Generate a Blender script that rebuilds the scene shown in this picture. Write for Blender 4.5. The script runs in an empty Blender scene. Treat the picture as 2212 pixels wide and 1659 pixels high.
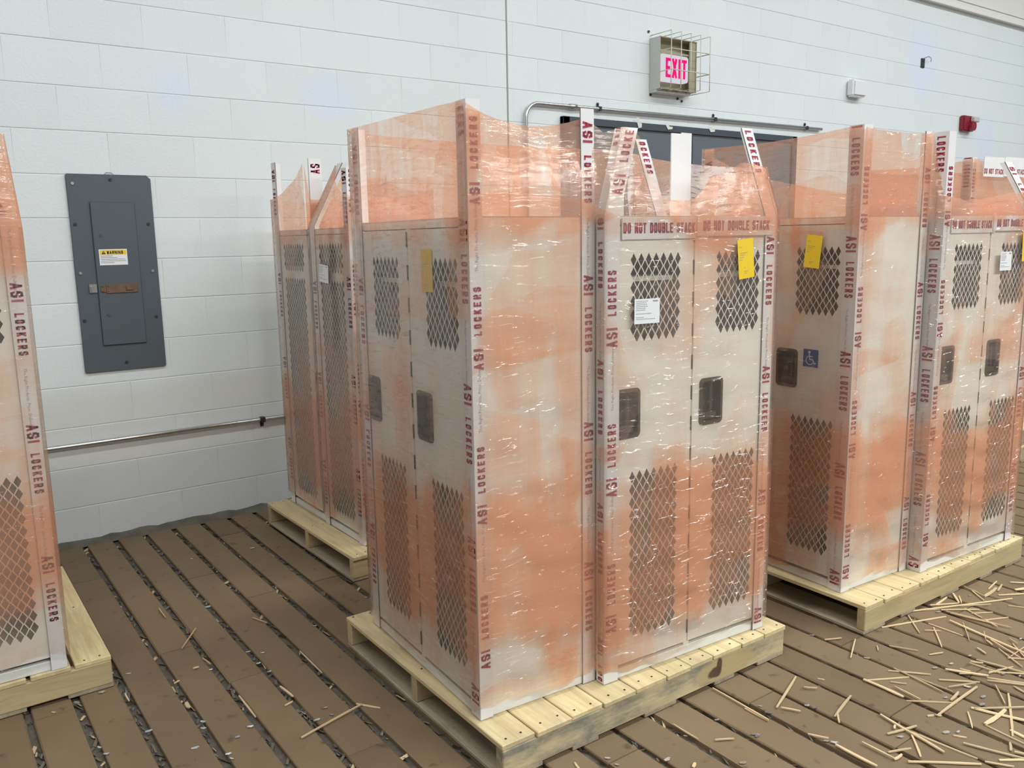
import bpy, bmesh, math, random
from mathutils import Vector, Matrix
from mathutils.geometry import delaunay_2d_cdt
random.seed(7)
C = bpy.context.scene.collection
SC = bpy.context.scene
# ------------------------------------------------------------------ camera
cam_d = bpy.data.cameras.new('camera'); cam = bpy.data.objects.new('camera', cam_d); C.objects.link(cam)
FW = Vector((0.57584897, 0.79992776, -0.16885954)); RT = Vector((0.80977914, -0.5864934, -0.01682982)); UP = Vector((0.11249765, 0.1270475, 0.98549643))
M = Matrix.Identity(4)
for i in range(3):
    M[i][0] = RT[i]; M[i][1] = UP[i]; M[i][2] = -FW[i]
M[0][3], M[1][3], M[2][3] = 0.0, -4.587636, 1.48199
cam.matrix_world = M
cam_d.sensor_fit = 'HORIZONTAL'; cam_d.sensor_width = 36.0; cam_d.lens = 1833.03 / 2212 * 36.0
cam_d.clip_start = 0.05; cam_d.clip_end = 100
SC.camera = cam
# ------------------------------------------------------------------ world, lamps, exposure
W = bpy.data.worlds.new('world'); SC.world = W; W.use_nodes = True
bgn = W.node_tree.nodes['Background']; bgn.inputs[0].default_value = (0.92, 0.97, 1.0, 1); bgn.inputs[1].default_value = 0.33
def lamp(x, y, z, sx, sy, power, rz=0, col=(0.965, 1.0, 0.985)):
    d = bpy.data.lights.new('ceiling_tube_lamp', 'AREA'); d.shape = 'RECTANGLE'; d.size = sx; d.size_y = sy
    d.energy = power; d.color = col
    o = bpy.data.objects.new('ceiling_tube_lamp', d); C.objects.link(o); o.location = (x, y, z); o.rotation_euler = (0, 0, rz)
for (x, y, pw) in [(1.6, -8.6, 270), (4.4, -8.6, 265), (7.2, -8.6, 185), (2.6, -3.6, 66), (5.4, -3.6, 70), (8.2, -3.6, 92), (11.0, -3.6, 105),
                   (-0.8, -3.6, 92)]:
    lamp(x, y, 5.4, 2.4, 0.35, pw)
SC.view_settings.view_transform = 'Standard'; SC.view_settings.look = 'None'
SC.view_settings.exposure = 0.0; SC.view_settings.gamma = 1.0; SC.view_settings.use_curve_mapping = False
SC.cycles.transparent_max_bounces = 12; SC.cycles.max_bounces = 7; SC.cycles.diffuse_bounces = 3; SC.cycles.glossy_bounces = 2; SC.cycles.adaptive_threshold = 0.03

# ------------------------------------------------------------------ material helpers
def newmat(name):
    m = bpy.data.materials.new(name); m.use_nodes = True; nt = m.node_tree; nt.nodes.clear()
    out = nt.nodes.new('ShaderNodeOutputMaterial'); return m, nt, out
def N(nt, typ, **kw):
    n = nt.nodes.new(typ)
    for k, v in kw.items():
        if k.startswith('i_'):
            key = k[2:]; key = int(key) if key.isdigit() else key.replace('_', ' ')
            n.inputs[key].default_value = v
        else: setattr(n, k, v)
    return n
def L(nt, a, ao, b, bi): nt.links.new(a.outputs[ao], b.inputs[bi])
def ramp(nt, src, so, stops):
    r = nt.nodes.new('ShaderNodeValToRGB'); e = r.color_ramp.elements
    while len(e) < len(stops): e.new(0.5)
    for el, (p, c) in zip(e, stops): el.position = p; el.color = (*c, 1) if len(c) == 3 else c
    L(nt, src, so, r, 0); return r
def math_(nt, op, a, b=None, clamp=False):
    n = nt.nodes.new('ShaderNodeMath'); n.operation = op; n.use_clamp = clamp
    for i, s in enumerate((a, b)):
        if s is None: continue
        if isinstance(s, (int, float)): n.inputs[i].default_value = s
        else: nt.links.new(s, n.inputs[i])
    return n.outputs[0]
def mixc(nt, fac, a, b, mode='MIX'):
    n = nt.nodes.new('ShaderNodeMix'); n.data_type = 'RGBA'; n.blend_type = mode; n.clamp_factor = True
    if isinstance(fac, (int, float)): n.inputs[0].default_value = fac
    else: nt.links.new(fac, n.inputs[0])
    for i, s in ((6, a), (7, b)):
        if isinstance(s, tuple): n.inputs[i].default_value = (*s, 1)
        else: nt.links.new(s, n.inputs[i])
    return n.outputs[2]
def simple(name, col, rough=0.5, metal=0.0, noise=0.0, nscale=40, bump=0.0, spec=0.5, vary=0.0):
    m, nt, out = newmat(name); b = N(nt, 'ShaderNodeBsdfPrincipled'); L(nt, b, 0, out, 0)
    b.inputs['Roughness'].default_value = rough; b.inputs['Metallic'].default_value = metal; b.inputs['Specular IOR Level'].default_value = spec
    b.inputs['Base Color'].default_value = (*col, 1)
    if noise or bump or vary:
        tc = N(nt, 'ShaderNodeTexCoord'); nz = N(nt, 'ShaderNodeTexNoise', i_Scale=nscale, i_Detail=4.0); L(nt, tc, 'Object', nz, 'Vector')
        dark = tuple(c * (1 - noise) for c in col)
        c = mixc(nt, nz.outputs[0], dark, tuple(min(1, c * (1 + noise * .6)) for c in col))
        if vary:
            oi = N(nt, 'ShaderNodeObjectInfo'); hv = N(nt, 'ShaderNodeHueSaturation')
            v = math_(nt, 'ADD', math_(nt, 'MULTIPLY', oi.outputs['Random'], vary * 2), 1 - vary); nt.links.new(v, hv.inputs['Value'])
            nt.links.new(c, hv.inputs['Color']); c = hv.outputs[0]
        nt.links.new(c, b.inputs['Base Color'])
        if bump:
            bp = N(nt, 'ShaderNodeBump', i_Strength=bump, i_Distance=0.003); L(nt, nz, 0, bp, 'Height'); L(nt, bp, 0, b, 'Normal')
    return m
MAT = {}
# painted block wall: thick semi-matt paint, touched-up bluish patches
def wall_mat():
    m, nt, out = newmat('painted_block'); b = N(nt, 'ShaderNodeBsdfPrincipled', i_Roughness=0.55); L(nt, b, 0, out, 0)
    g = N(nt, 'ShaderNodeNewGeometry'); nz = N(nt, 'ShaderNodeTexNoise', i_Scale=2.2, i_Detail=5.0); L(nt, g, 'Position', nz, 'Vector')
    c = mixc(nt, nz.outputs[0], (0.715, 0.765, 0.78), (0.775, 0.825, 0.84))
    w = N(nt, 'ShaderNodeTexNoise', i_Scale=7.0, i_Detail=3.0); L(nt, g, 'Position', w, 'Vector')
    for (x, z, rx, rz) in [(1.235, 2.25, .10, .12), (2.06, 2.28, .17, .13), (8.22, 3.08, .30, .36), (9.55, 2.4, .22, .3), (0.75, 2.75, .3, .12)]:
        mp = N(nt, 'ShaderNodeMapping'); mp.vector_type = 'TEXTURE'; mp.inputs[1].default_value = (x, 0, z); mp.inputs[3].default_value = (rx, 1, rz)
        L(nt, g, 'Position', mp, 'Vector'); ln = N(nt, 'ShaderNodeVectorMath', operation='LENGTH'); L(nt, mp, 0, ln, 0)
        d = math_(nt, 'ADD', ln.outputs['Value'], math_(nt, 'MULTIPLY', w.outputs[0], 1.0))
        f = N(nt, 'ShaderNodeMapRange', interpolation_type='SMOOTHSTEP'); nt.links.new(d, f.inputs[0]); f.inputs[1].default_value = 1.05; f.inputs[2].default_value = 1.75
        f.inputs[3].default_value = 0.85; f.inputs[4].default_value = 0.0
        c = mixc(nt, f.outputs[0], c, (0.71, 0.775, 0.90))
    oi = N(nt, 'ShaderNodeObjectInfo'); hv = N(nt, 'ShaderNodeHueSaturation')
    nt.links.new(math_(nt, 'ADD', math_(nt, 'MULTIPLY', oi.outputs['Random'], .04), .98), hv.inputs['Value']); nt.links.new(c, hv.inputs['Color'])
    L(nt, hv, 0, b, 'Base Color')
    n2 = N(nt, 'ShaderNodeTexNoise', i_Scale=90.0, i_Detail=6.0); L(nt, g, 'Position', n2, 'Vector')
    bp = N(nt, 'ShaderNodeBump', i_Strength=0.35, i_Distance=0.004); L(nt, n2, 0, bp, 'Height'); L(nt, bp, 0, b, 'Normal')
    return m
MAT['wall'] = wall_mat()
def wood_mat(name, light, dark, axis, stain=None, stain_amt=0.5, knot=None):
    m, nt, out = newmat(name); b = N(nt, 'ShaderNodeBsdfPrincipled', i_Roughness=0.7); L(nt, b, 0, out, 0)
    tc = N(nt, 'ShaderNodeTexCoord'); oi = N(nt, 'ShaderNodeObjectInfo')
    va = N(nt, 'ShaderNodeVectorMath', operation='ADD'); L(nt, tc, 'Object', va, 0)
    cm = N(nt, 'ShaderNodeCombineXYZ'); 
    for i in range(3): nt.links.new(math_(nt, 'MULTIPLY', oi.outputs['Random'], 7.0 + 5 * i), cm.inputs[i])
    L(nt, cm, 0, va, 1)
    mp = N(nt, 'ShaderNodeMapping'); L(nt, va, 0, mp, 'Vector')
    s = [16.0, 16.0, 16.0]; s[axis] = 1.1; mp.inputs[3].default_value = s
    nz = N(nt, 'ShaderNodeTexNoise', i_Scale=2.6, i_Detail=7.0, i_Roughness=0.65, i_Distortion=0.6); L(nt, mp, 0, nz, 'Vector')
    r = ramp(nt, nz, 0, [(0.25, dark), (0.62, light), (1.0, light)])
    c = r.outputs[0]
    if stain:
        n3 = N(nt, 'ShaderNodeTexNoise', i_Scale=5.0, i_Detail=6.0, i_Roughness=0.7); mp3 = N(nt, 'ShaderNodeMapping'); L(nt, va, 0, mp3, 'Vector')
        s3 = [1.6, 1.6, 1.6]; s3[axis] = .6; mp3.inputs[3].default_value = s3; L(nt, mp3, 0, n3, 'Vector')
        f = N(nt, 'ShaderNodeMapRange'); L(nt, n3, 0, f, 0); f.inputs[1].default_value = .50; f.inputs[2].default_value = .66; f.inputs[4].default_value = stain_amt
        c = mixc(nt, f.outputs[0], c, stain)
    if knot:
        for (kx, kz, rx, rz, kc) in knot:
            mk = N(nt, 'ShaderNodeMapping'); mk.vector_type = 'TEXTURE'; mk.inputs[1].default_value = (kx, 0, kz); mk.inputs[3].default_value = (rx, 1, rz)
            L(nt, tc, 'Object', mk, 'Vector'); ln = N(nt, 'ShaderNodeVectorMath', operation='LENGTH'); L(nt, mk, 0, ln, 0)
            n5 = N(nt, 'ShaderNodeTexNoise', i_Scale=22.0, i_Detail=3.0); L(nt, tc, 'Object', n5, 'Vector')
            fk = N(nt, 'ShaderNodeMapRange', interpolation_type='SMOOTHSTEP'); nt.links.new(math_(nt, 'ADD', ln.outputs['Value'], n5.outputs[0]), fk.inputs[0])
            fk.inputs[1].default_value = 1.2; fk.inputs[2].default_value = 1.6; fk.inputs[3].default_value = .95; fk.inputs[4].default_value = 0
            c = mixc(nt, fk.outputs[0], c, kc)
    hv = N(nt, 'ShaderNodeHueSaturation'); nt.links.new(math_(nt, 'ADD', math_(nt, 'MULTIPLY', oi.outputs['Random'], .22), .88), hv.inputs['Value'])
    nt.links.new(c, hv.inputs['Color']); L(nt, hv, 0, b, 'Base Color')
    bp = N(nt, 'ShaderNodeBump', i_Strength=0.3, i_Distance=0.003); L(nt, nz, 0, bp, 'Height'); L(nt, bp, 0, b, 'Normal')
    return m
MAT['pine_y'] = wood_mat('pine_deck', (0.72, 0.59, 0.34), (0.50, 0.38, 0.19), 1, (0.36, 0.31, 0.22), 0.4)
MAT['pine_x'] = wood_mat('pine_stringer', (0.60, 0.48, 0.27), (0.42, 0.32, 0.17), 0)
MAT['pine_mould'] = wood_mat('mouldy_pine', (0.62, 0.52, 0.31), (0.42, 0.34, 0.20), 0, (0.17, 0.175, 0.155), 0.85, [(.92, .055, .16, .045, (0.50, 0.38, 0.19)), (.855, .05, .035, .022, (0.09, 0.045, 0.03)), (.88, .075, .015, .03, (0.10, 0.05, 0.03))])
MAT['pine_old'] = wood_mat('old_pine', (0.47, 0.40, 0.28), (0.28, 0.23, 0.16), 1, (0.25, 0.22, 0.17), 0.6)
def floor_mat():
    m, nt, out = newmat('worn_floor_board'); b = N(nt, 'ShaderNodeBsdfPrincipled', i_Roughness=0.62); L(nt, b, 0, out, 0); b.inputs['Specular IOR Level'].default_value = .25
    g = N(nt, 'ShaderNodeNewGeometry'); oi = N(nt, 'ShaderNodeObjectInfo')
    nz = N(nt, 'ShaderNodeTexNoise', i_Scale=3.0, i_Detail=6.0, i_Roughness=0.6); L(nt, g, 'Position', nz, 'Vector')
    c = mixc(nt, nz.outputs[0], (0.150, 0.105, 0.060), (0.245, 0.175, 0.104))
    n2 = N(nt, 'ShaderNodeTexNoise', i_Scale=16.0, i_Detail=4.0); L(nt, g, 'Position', n2, 'Vector')
    f = N(nt, 'ShaderNodeMapRange'); L(nt, n2, 0, f, 0); f.inputs[1].default_value = .64; f.inputs[2].default_value = .72; f.inputs[4].default_value = .6
    c = mixc(nt, f.outputs[0], c, (0.075, 0.045, 0.028))
    hv = N(nt, 'ShaderNodeHueSaturation'); nt.links.new(math_(nt, 'ADD', math_(nt, 'MULTIPLY', oi.outputs['Random'], .22), .88), hv.inputs['Value'])
    nt.links.new(c, hv.inputs['Color']); L(nt, hv, 0, b, 'Base Color')
    n4 = N(nt, 'ShaderNodeTexNoise', i_Scale=60.0, i_Detail=5.0); L(nt, g, 'Position', n4, 'Vector')
    bp = N(nt, 'ShaderNodeBump', i_Strength=0.25, i_Distance=0.003); L(nt, n4, 0, bp, 'Height'); L(nt, bp, 0, b, 'Normal')
    return m
MAT['floor'] = floor_mat()
MAT['groove'] = simple('groove_dirt', (0.115, 0.10, 0.078), .9, noise=.6, nscale=50, bump=.8)
MAT['grit'] = simple('grit', (0.16, 0.135, 0.10), .8, noise=.6, nscale=9)
MAT['dirt'] = simple('dirt', (0.15, 0.145, 0.12), .9, noise=.7, nscale=14, bump=.8)
MAT['locker'] = simple('almond_enamel', (0.88, 0.855, 0.80), .35, noise=.05, nscale=6)
MAT['locker_base'] = simple('white_enamel', (0.78, 0.79, 0.77), .35, noise=.04, nscale=6)
MAT['board'] = simple('white_fibreboard', (0.80, 0.79, 0.80), .45, noise=.05, nscale=20)
MAT['core'] = simple('grey_fibreboard_core', (0.20, 0.17, 0.15), .8)
MAT['red'] = simple('red_print', (0.40, 0.03, 0.06), .5)
MAT['faint'] = simple('faint_print', (0.42, 0.38, 0.42), .5)
MAT['black'] = simple('black_print', (0.05, 0.05, 0.05), .5)
MAT['greyink'] = simple('grey_print', (0.30, 0.30, 0.30), .5)
MAT['yellow'] = simple('yellow_paper', (0.90, 0.62, 0.03), .5, noise=.05)
MAT['paper'] = simple('white_paper', (0.84, 0.86, 0.88), .5)
MAT['cup'] = simple('pewter_handle', (0.105, 0.085, 0.065), .35, metal=.5)
MAT['cup_in'] = simple('handle_recess', (0.06, 0.05, 0.04), .4, metal=.4)
MAT['steel'] = simple('galvanised_steel', (0.62, 0.63, 0.62), .28, metal=1.0, noise=.15, nscale=30)
MAT['darksteel'] = simple('dark_screw', (0.04, 0.04, 0.045), .5, metal=.3)
MAT['panel'] = simple('grey_panel_enamel', (0.085, 0.105, 0.125), .45, noise=.10, nscale=3)
MAT['brass'] = simple('rusty_hasp', (0.20, 0.13, 0.09), .5, metal=.5, noise=.5, nscale=30)
MAT['slate'] = simple('slate_door_paint', (0.12, 0.145, 0.17), .45, noise=.1, nscale=4)
MAT['slate_dark'] = simple('dark_slate_frame', (0.055, 0.07, 0.085), .45)
MAT['olive'] = simple('olive_beige_enamel', (0.36, 0.33, 0.22), .5, noise=.1)
MAT['greyenamel'] = simple('pale_grey_enamel', (0.55, 0.57, 0.54), .5)
MAT['cream_wire'] = simple('cream_wire', (0.62, 0.62, 0.52), .4)
MAT['alarm_red'] = simple('alarm_red', (0.24, 0.01, 0.025), .4)
MAT['lens'] = simple('clear_lens', (0.55, 0.55, 0.50), .15)
MAT['blue'] = simple('access_blue', (0.04, 0.08, 0.34), .45)
MAT['white'] = simple('white_plastic', (0.78, 0.79, 0.82), .4)
MAT['splinter'] = simple('raw_splinter', (0.66, 0.49, 0.29), .7, noise=.25, nscale=8, vary=.2)
MAT['chip'] = simple('shiny_chip', (0.72, 0.76, 0.78), .22, metal=.8, vary=.35)
MAT['tape'] = simple('masking_tape', (0.66, 0.70, 0.66), .6)
MAT['upper'] = simple('upper_cladding_paint', (0.78, 0.77, 0.72), .5)
def emit(name, col, s):
    m, nt, out = newmat(name); e = N(nt, 'ShaderNodeEmission', i_Strength=s); e.inputs[0].default_value = (*col, 1); L(nt, e, 0, out, 0); return m
MAT['exit_red'] = emit('exit_red_glow', (1.0, 0.012, 0.20), 0.95)
MAT['exit_white'] = emit('exit_white_glow', (0.80, 0.77, 0.84), 0.85)
# orange stretch film: clear film whose tint builds up where layers overlap
def film_mat():
    m, nt, out = newmat('orange_stretch_film')
    uv = N(nt, 'ShaderNodeUVMap'); oi = N(nt, 'ShaderNodeObjectInfo'); cb = N(nt, 'ShaderNodeCombineXYZ')
    nt.links.new(math_(nt, 'MULTIPLY', oi.outputs['Random'], 37.0), cb.inputs[0]); nt.links.new(math_(nt, 'MULTIPLY', oi.outputs['Random'], 11.0), cb.inputs[1])
    ad = N(nt, 'ShaderNodeVectorMath', operation='ADD'); L(nt, uv, 0, ad, 0); L(nt, cb, 0, ad, 1)
    wn = N(nt, 'ShaderNodeTexNoise', i_Scale=5.0, i_Detail=3.0); L(nt, ad, 0, wn, 'Vector')
    sc = N(nt, 'ShaderNodeVectorMath', operation='MULTIPLY_ADD'); L(nt, wn, 'Color', sc, 0); sc.inputs[1].default_value = (.05, .07, 0); L(nt, ad, 0, sc, 2)
    def mapped(sx, sy, rot):
        mp = N(nt, 'ShaderNodeMapping'); L(nt, sc, 0, mp, 'Vector'); mp.inputs[2].default_value = (0, 0, rot); mp.inputs[3].default_value = (sx, sy, 1); return mp
    def cells(sx, sy, rot):
        v = N(nt, 'ShaderNodeTexVoronoi', distance='CHEBYCHEV', feature='F1', voronoi_dimensions='2D', i_Scale=1.0); L(nt, mapped(sx, sy, rot), 0, v, 'Vector')
        s = N(nt, 'ShaderNodeSeparateColor'); L(nt, v, 'Color', s, 0); return s.outputs[0]
    a = cells(4.6, 2.3, 0.03); b_ = cells(12.0, 1.5, -0.02); c_ = cells(1.4, 5.0, 0.10)
    vs = N(nt, 'ShaderNodeTexNoise', i_Scale=1.0, i_Detail=3.0); L(nt, mapped(22.0, 1.6, 0.0), 0, vs, 'Vector')
    nb = N(nt, 'ShaderNodeTexNoise', i_Scale=1.0, i_Detail=2.0); L(nt, mapped(1.1, 2.4, 0.2), 0, nb, 'Vector')
    # dense overlap bands wound round the load at the foot, the middle and the neck
    sx = N(nt, 'ShaderNodeSeparateXYZ'); L(nt, uv, 0, sx, 0)
    wv = math_(nt, 'ADD', sx.outputs[1], math_(nt, 'MULTIPLY', math_(nt, 'SUBTRACT', wn.outputs[0], .5), .5))
    rb = N(nt, 'ShaderNodeValToRGB'); e = rb.color_ramp.elements
    for _ in range(6): e.new(.5)
    for el, (p, k) in zip(e, [(0, .12), (.13, .22), (.21, .84), (.35, .78), (.43, .20), (.76, .16), (.80, .66), (1, .80)]): el.position = p; el.color = (k, k, k, 1)
    nt.links.new(math_(nt, 'DIVIDE', wv, 1.9), rb.inputs[0])
    d = math_(nt, 'ADD', math_(nt, 'MULTIPLY', a, .42), math_(nt, 'MULTIPLY', b_, .26))
    d = math_(nt, 'ADD', d, math_(nt, 'MULTIPLY', c_, .30)); d = math_(nt, 'ADD', d, math_(nt, 'MULTIPLY', nb.outputs[0], .34))
    d = math_(nt, 'ADD', d, math_(nt, 'MULTIPLY', math_(nt, 'SUBTRACT', vs.outputs[0], .5), .55)); d = math_(nt, 'ADD', d, math_(nt, 'MULTIPLY', rb.outputs[0], .75))
    mr = N(nt, 'ShaderNodeMapRange', clamp=True); nt.links.new(d, mr.inputs[0]); mr.inputs[1].default_value = .70; mr.inputs[2].default_value = 1.20
    den = mr.outputs[0]
    # fine crease lines, slightly diagonal
    fn = N(nt, 'ShaderNodeTexNoise', i_Scale=1.0, i_Detail=4.0, i_Roughness=0.6); L(nt, mapped(4.0, 110.0, 0.0), 0, fn, 'Vector')
    fd = N(nt, 'ShaderNodeTexNoise', i_Scale=1.0, i_Detail=3.0); L(nt, mapped(5.0, 60.0, 0.22), 0, fd, 'Vector')
    cr = math_(nt, 'ADD', math_(nt, 'MULTIPLY', fn.outputs[0], .6), math_(nt, 'MULTIPLY', fd.outputs[0], .5))
    den2 = math_(nt, 'ADD', den, math_(nt, 'MULTIPLY', math_(nt, 'SUBTRACT', cr, .55), .75), True)
    col = mixc(nt, den2, (0.95, 0.84, 0.76), (0.93, 0.485, 0.33))
    tint = mixc(nt, den2, (1.0, 0.97, 0.935), (1.0, 0.705, 0.535))
    tr = N(nt, 'ShaderNodeBsdfTransparent'); nt.links.new(tint, tr.inputs[0])
    bp = N(nt, 'ShaderNodeBump', i_Strength=0.28, i_Distance=0.010); nt.links.new(cr, bp.inputs['Height'])
    wr = N(nt, 'ShaderNodeTexNoise', i_Scale=1.0, i_Detail=2.0); L(nt, mapped(9.0, 22.0, 0.3), 0, wr, 'Vector')
    bp2 = N(nt, 'ShaderNodeBump', i_Strength=0.22, i_Distance=0.012); L(nt, wr, 0, bp2, 'Height'); L(nt, bp, 0, bp2, 'Normal')
    st = N(nt, 'ShaderNodeTexNoise', i_Scale=1.0, i_Detail=2.0); L(nt, mapped(16.0, 85.0, 0.16), 0, st, 'Vector')
    bp3 = N(nt, 'ShaderNodeBump', i_Strength=1.0, i_Distance=0.020)
    cs = N(nt, 'ShaderNodeMapRange', clamp=True); L(nt, st, 0, cs, 0); cs.inputs[1].default_value = .585; cs.inputs[2].default_value = .80
    gm = N(nt, 'ShaderNodeTexNoise', i_Scale=1.0, i_Detail=1.0); L(nt, mapped(3.0, 3.5, 0.0), 0, gm, 'Vector')
    gk = N(nt, 'ShaderNodeMapRange', clamp=True); nt.links.new(math_(nt, 'ADD', gm.outputs[0], math_(nt, 'MULTIPLY', rb.outputs[0], .22)), gk.inputs[0]); gk.inputs[1].default_value = .40; gk.inputs[2].default_value = .68; gk.inputs[3].default_value = .12
    nt.links.new(math_(nt, 'MULTIPLY', cs.outputs[0], gk.outputs[0]), bp3.inputs['Height']); L(nt, bp2, 0, bp3, 'Normal')
    df = N(nt, 'ShaderNodeBsdfDiffuse'); nt.links.new(col, df.inputs[0])
    tl = N(nt, 'ShaderNodeBsdfTranslucent'); nt.links.new(col, tl.inputs[0])
    ms0 = N(nt, 'ShaderNodeMixShader', i_0=0.3); L(nt, df, 0, ms0, 1); L(nt, tl, 0, ms0, 2)
    al = math_(nt, 'ADD', math_(nt, 'MULTIPLY', den2, .30), .06)
    ms = N(nt, 'ShaderNodeMixShader'); nt.links.new(al, ms.inputs[0]); L(nt, tr, 0, ms, 1); L(nt, ms0, 0, ms, 2)
    gl = N(nt, 'ShaderNodeBsdfGlossy', i_Roughness=0.11); gl.inputs[0].default_value = (1, 1, 1, 1); L(nt, bp3, 0, gl, 'Normal')
    fr = N(nt, 'ShaderNodeFresnel', i_IOR=1.42)
    fg = math_(nt, 'ADD', math_(nt, 'MULTIPLY', fr.outputs[0], .6), .06)
    mg = N(nt, 'ShaderNodeMixShader'); nt.links.new(fg, mg.inputs[0]); L(nt, ms, 0, mg, 1); L(nt, gl, 0, mg, 2)
    L(nt, mg, 0, out, 0)
    return m
MAT['film'] = film_mat()

# ------------------------------------------------------------------ object helpers
def obj(name, me, parent=None, loc=(0, 0, 0), rz=0.0, mats=None, kind=None, label=None, cat=None, group=None):
    o = bpy.data.objects.new(name, me); C.objects.link(o); o.location = loc; o.rotation_euler = (0, 0, rz)
    if parent: o.parent = parent
    if mats and me is not None and not me.materials:
        for k in (mats if isinstance(mats, (list, tuple)) else [mats]): me.materials.append(MAT[k])
    if kind: o['kind'] = kind
    if label: o['label'] = label
    if cat: o['category'] = cat
    if group: o['group'] = group
    return o
class MB:
    def __init__(s): s.v = []; s.f = []; s.m = []
    def poly(s, pts, m=0):
        n = len(s.v); s.v += [tuple(p) for p in pts]; s.f.append(tuple(range(n, n + len(pts)))); s.m.append(m)
    def box(s, a, b, m=0, ch=0.0):
        x0, y0, z0 = a; x1, y1, z1 = b; n = len(s.v)
        s.v += [(x0, y0, z0), (x1, y0, z0), (x1, y1, z0), (x0, y1, z0), (x0, y0, z1), (x1, y0, z1), (x1, y1, z1), (x0, y1, z1)]
        for f in [(0, 3, 2, 1), (4, 5, 6, 7), (0, 1, 5, 4), (1, 2, 6, 5), (2, 3, 7, 6), (3, 0, 4, 7)]:
            s.f.append(tuple(n + i for i in f)); s.m.append(m)
    def prism(s, poly, axis, lo, hi, m=0):   # poly: 2-D outline (ccw), swept along axis
        def P(u, v, w): return {0: (w, u, v), 1: (u, w, v), 2: (u, v, w)}[axis]
        n = len(s.v); k = len(poly)
        s.v += [P(u, v, lo) for u, v in poly] + [P(u, v, hi) for u, v in poly]
        s.f.append(tuple(n + i for i in reversed(range(k)))); s.f.append(tuple(n + k + i for i in range(k))); s.m += [m, m]
        for i in range(k):
            j = (i + 1) % k; s.f.append((n + i, n + j, n + k + j, n + k + i)); s.m.append(m)
    def tube(s, pts, r, m=0, seg=8, cap=True):
        pts = [Vector(p) for p in pts]; n0 = len(s.v); up = Vector((0, 0, 1))
        for i, p in enumerate(pts):
            t = (pts[min(i + 1, len(pts) - 1)] - pts[max(i - 1, 0)]).normalized()
            a = t.cross(up if abs(t.z) < .95 else Vector((1, 0, 0))).normalized(); b = t.cross(a)
            if i and (a.dot(pa) < 0): a = -a; b = -b
            pa = a
            for k in range(seg):
                an = 2 * math.pi * k / seg; s.v.append(tuple(p + (a * math.cos(an) + b * math.sin(an)) * r))
        for i in range(len(pts) - 1):
            for k in range(seg):
                q = (k + 1) % seg; s.f.append((n0 + i * seg + k, n0 + i * seg + q, n0 + (i + 1) * seg + q, n0 + (i + 1) * seg + k)); s.m.append(m)
        if cap:
            s.f.append(tuple(n0 + k for k in range(seg))); s.m.append(m); e = n0 + (len(pts) - 1) * seg; s.f.append(tuple(e + k for k in reversed(range(seg)))); s.m.append(m)
    def cyl(s, c, d, r, h, m=0, seg=10):
        c = Vector(c); d = Vector(d); s.tube([c, c + d * h], r, m, seg)
    def mesh(s, name='mesh', smooth=False):
        me = bpy.data.meshes.new(name); me.from_pydata(s.v, [], s.f)
        for p, m in zip(me.polygons, s.m): p.material_index = m; p.use_smooth = smooth
        bm = bmesh.new(); bm.from_mesh(me); bmesh.ops.recalc_face_normals(bm, faces=bm.faces); bm.to_mesh(me); bm.free()
        return me
def bevelled(me, w=.002, seg=1):
    bm = bmesh.new(); bm.from_mesh(me); bmesh.ops.bevel(bm, geom=bm.edges, offset=w, segments=seg, affect='EDGES', clamp_overlap=True); bm.to_mesh(me); bm.free(); return me

# ------------------------------------------------------------------ condensed block lettering (strokes)
G = {'A': [[(0, 0), (.5, 1), (1, 0)], [(.2, .32), (.8, .32)]], 'S': [[(1, .78), (.8, 1), (.2, 1), (0, .8), (0, .62), (1, .38), (1, .2), (.8, 0), (.2, 0), (0, .22)]],
     'I': [[(.5, 0), (.5, 1)]], 'L': [[(0, 1), (0, 0), (1, 0)]], 'O': [[(.2, 0), (0, .2), (0, .8), (.2, 1), (.8, 1), (1, .8), (1, .2), (.8, 0), (.2, 0)]],
     'C': [[(1, .75), (.8, 1), (.2, 1), (0, .8), (0, .2), (.2, 0), (.8, 0), (1, .25)]], 'K': [[(0, 0), (0, 1)], [(1, 1), (0, .4)], [(.35, .6), (1, 0)]],
     'E': [[(1, 0), (0, 0), (0, 1), (1, 1)], [(0, .5), (.8, .5)]], 'R': [[(0, 0), (0, 1), (.8, 1), (1, .85), (1, .6), (.8, .45), (0, .45)], [(.5, .45), (1, 0)]],
     'X': [[(0, 0), (1, 1)], [(0, 1), (1, 0)]], 'T': [[(.5, 0), (.5, 1)], [(0, 1), (1, 1)]], 'D': [[(0, 0), (0, 1), (.7, 1), (1, .75), (1, .25), (.7, 0), (0, 0)]],
     'N': [[(0, 0), (0, 1), (1, 0), (1, 1)]], 'U': [[(0, 1), (0, .2), (.2, 0), (.8, 0), (1, .2), (1, 1)]], 'W': [[(0, 1), (.25, 0), (.5, .8), (.75, 0), (1, 1)]],
     'B': [[(0, 0), (0, 1), (.8, 1), (1, .85), (1, .65), (.8, .52), (0, .52)], [(.8, .52), (1, .38), (1, .15), (.8, 0), (0, 0)]], 'G': [[(1, .78), (.8, 1), (.2, 1), (0, .8), (0, .2), (.2, 0), (.8, 0), (1, .2), (1, .48), (.55, .48)]],
     '!': [[(.5, .3), (.5, 1)], [(.5, 0), (.5, .1)]]}
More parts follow.
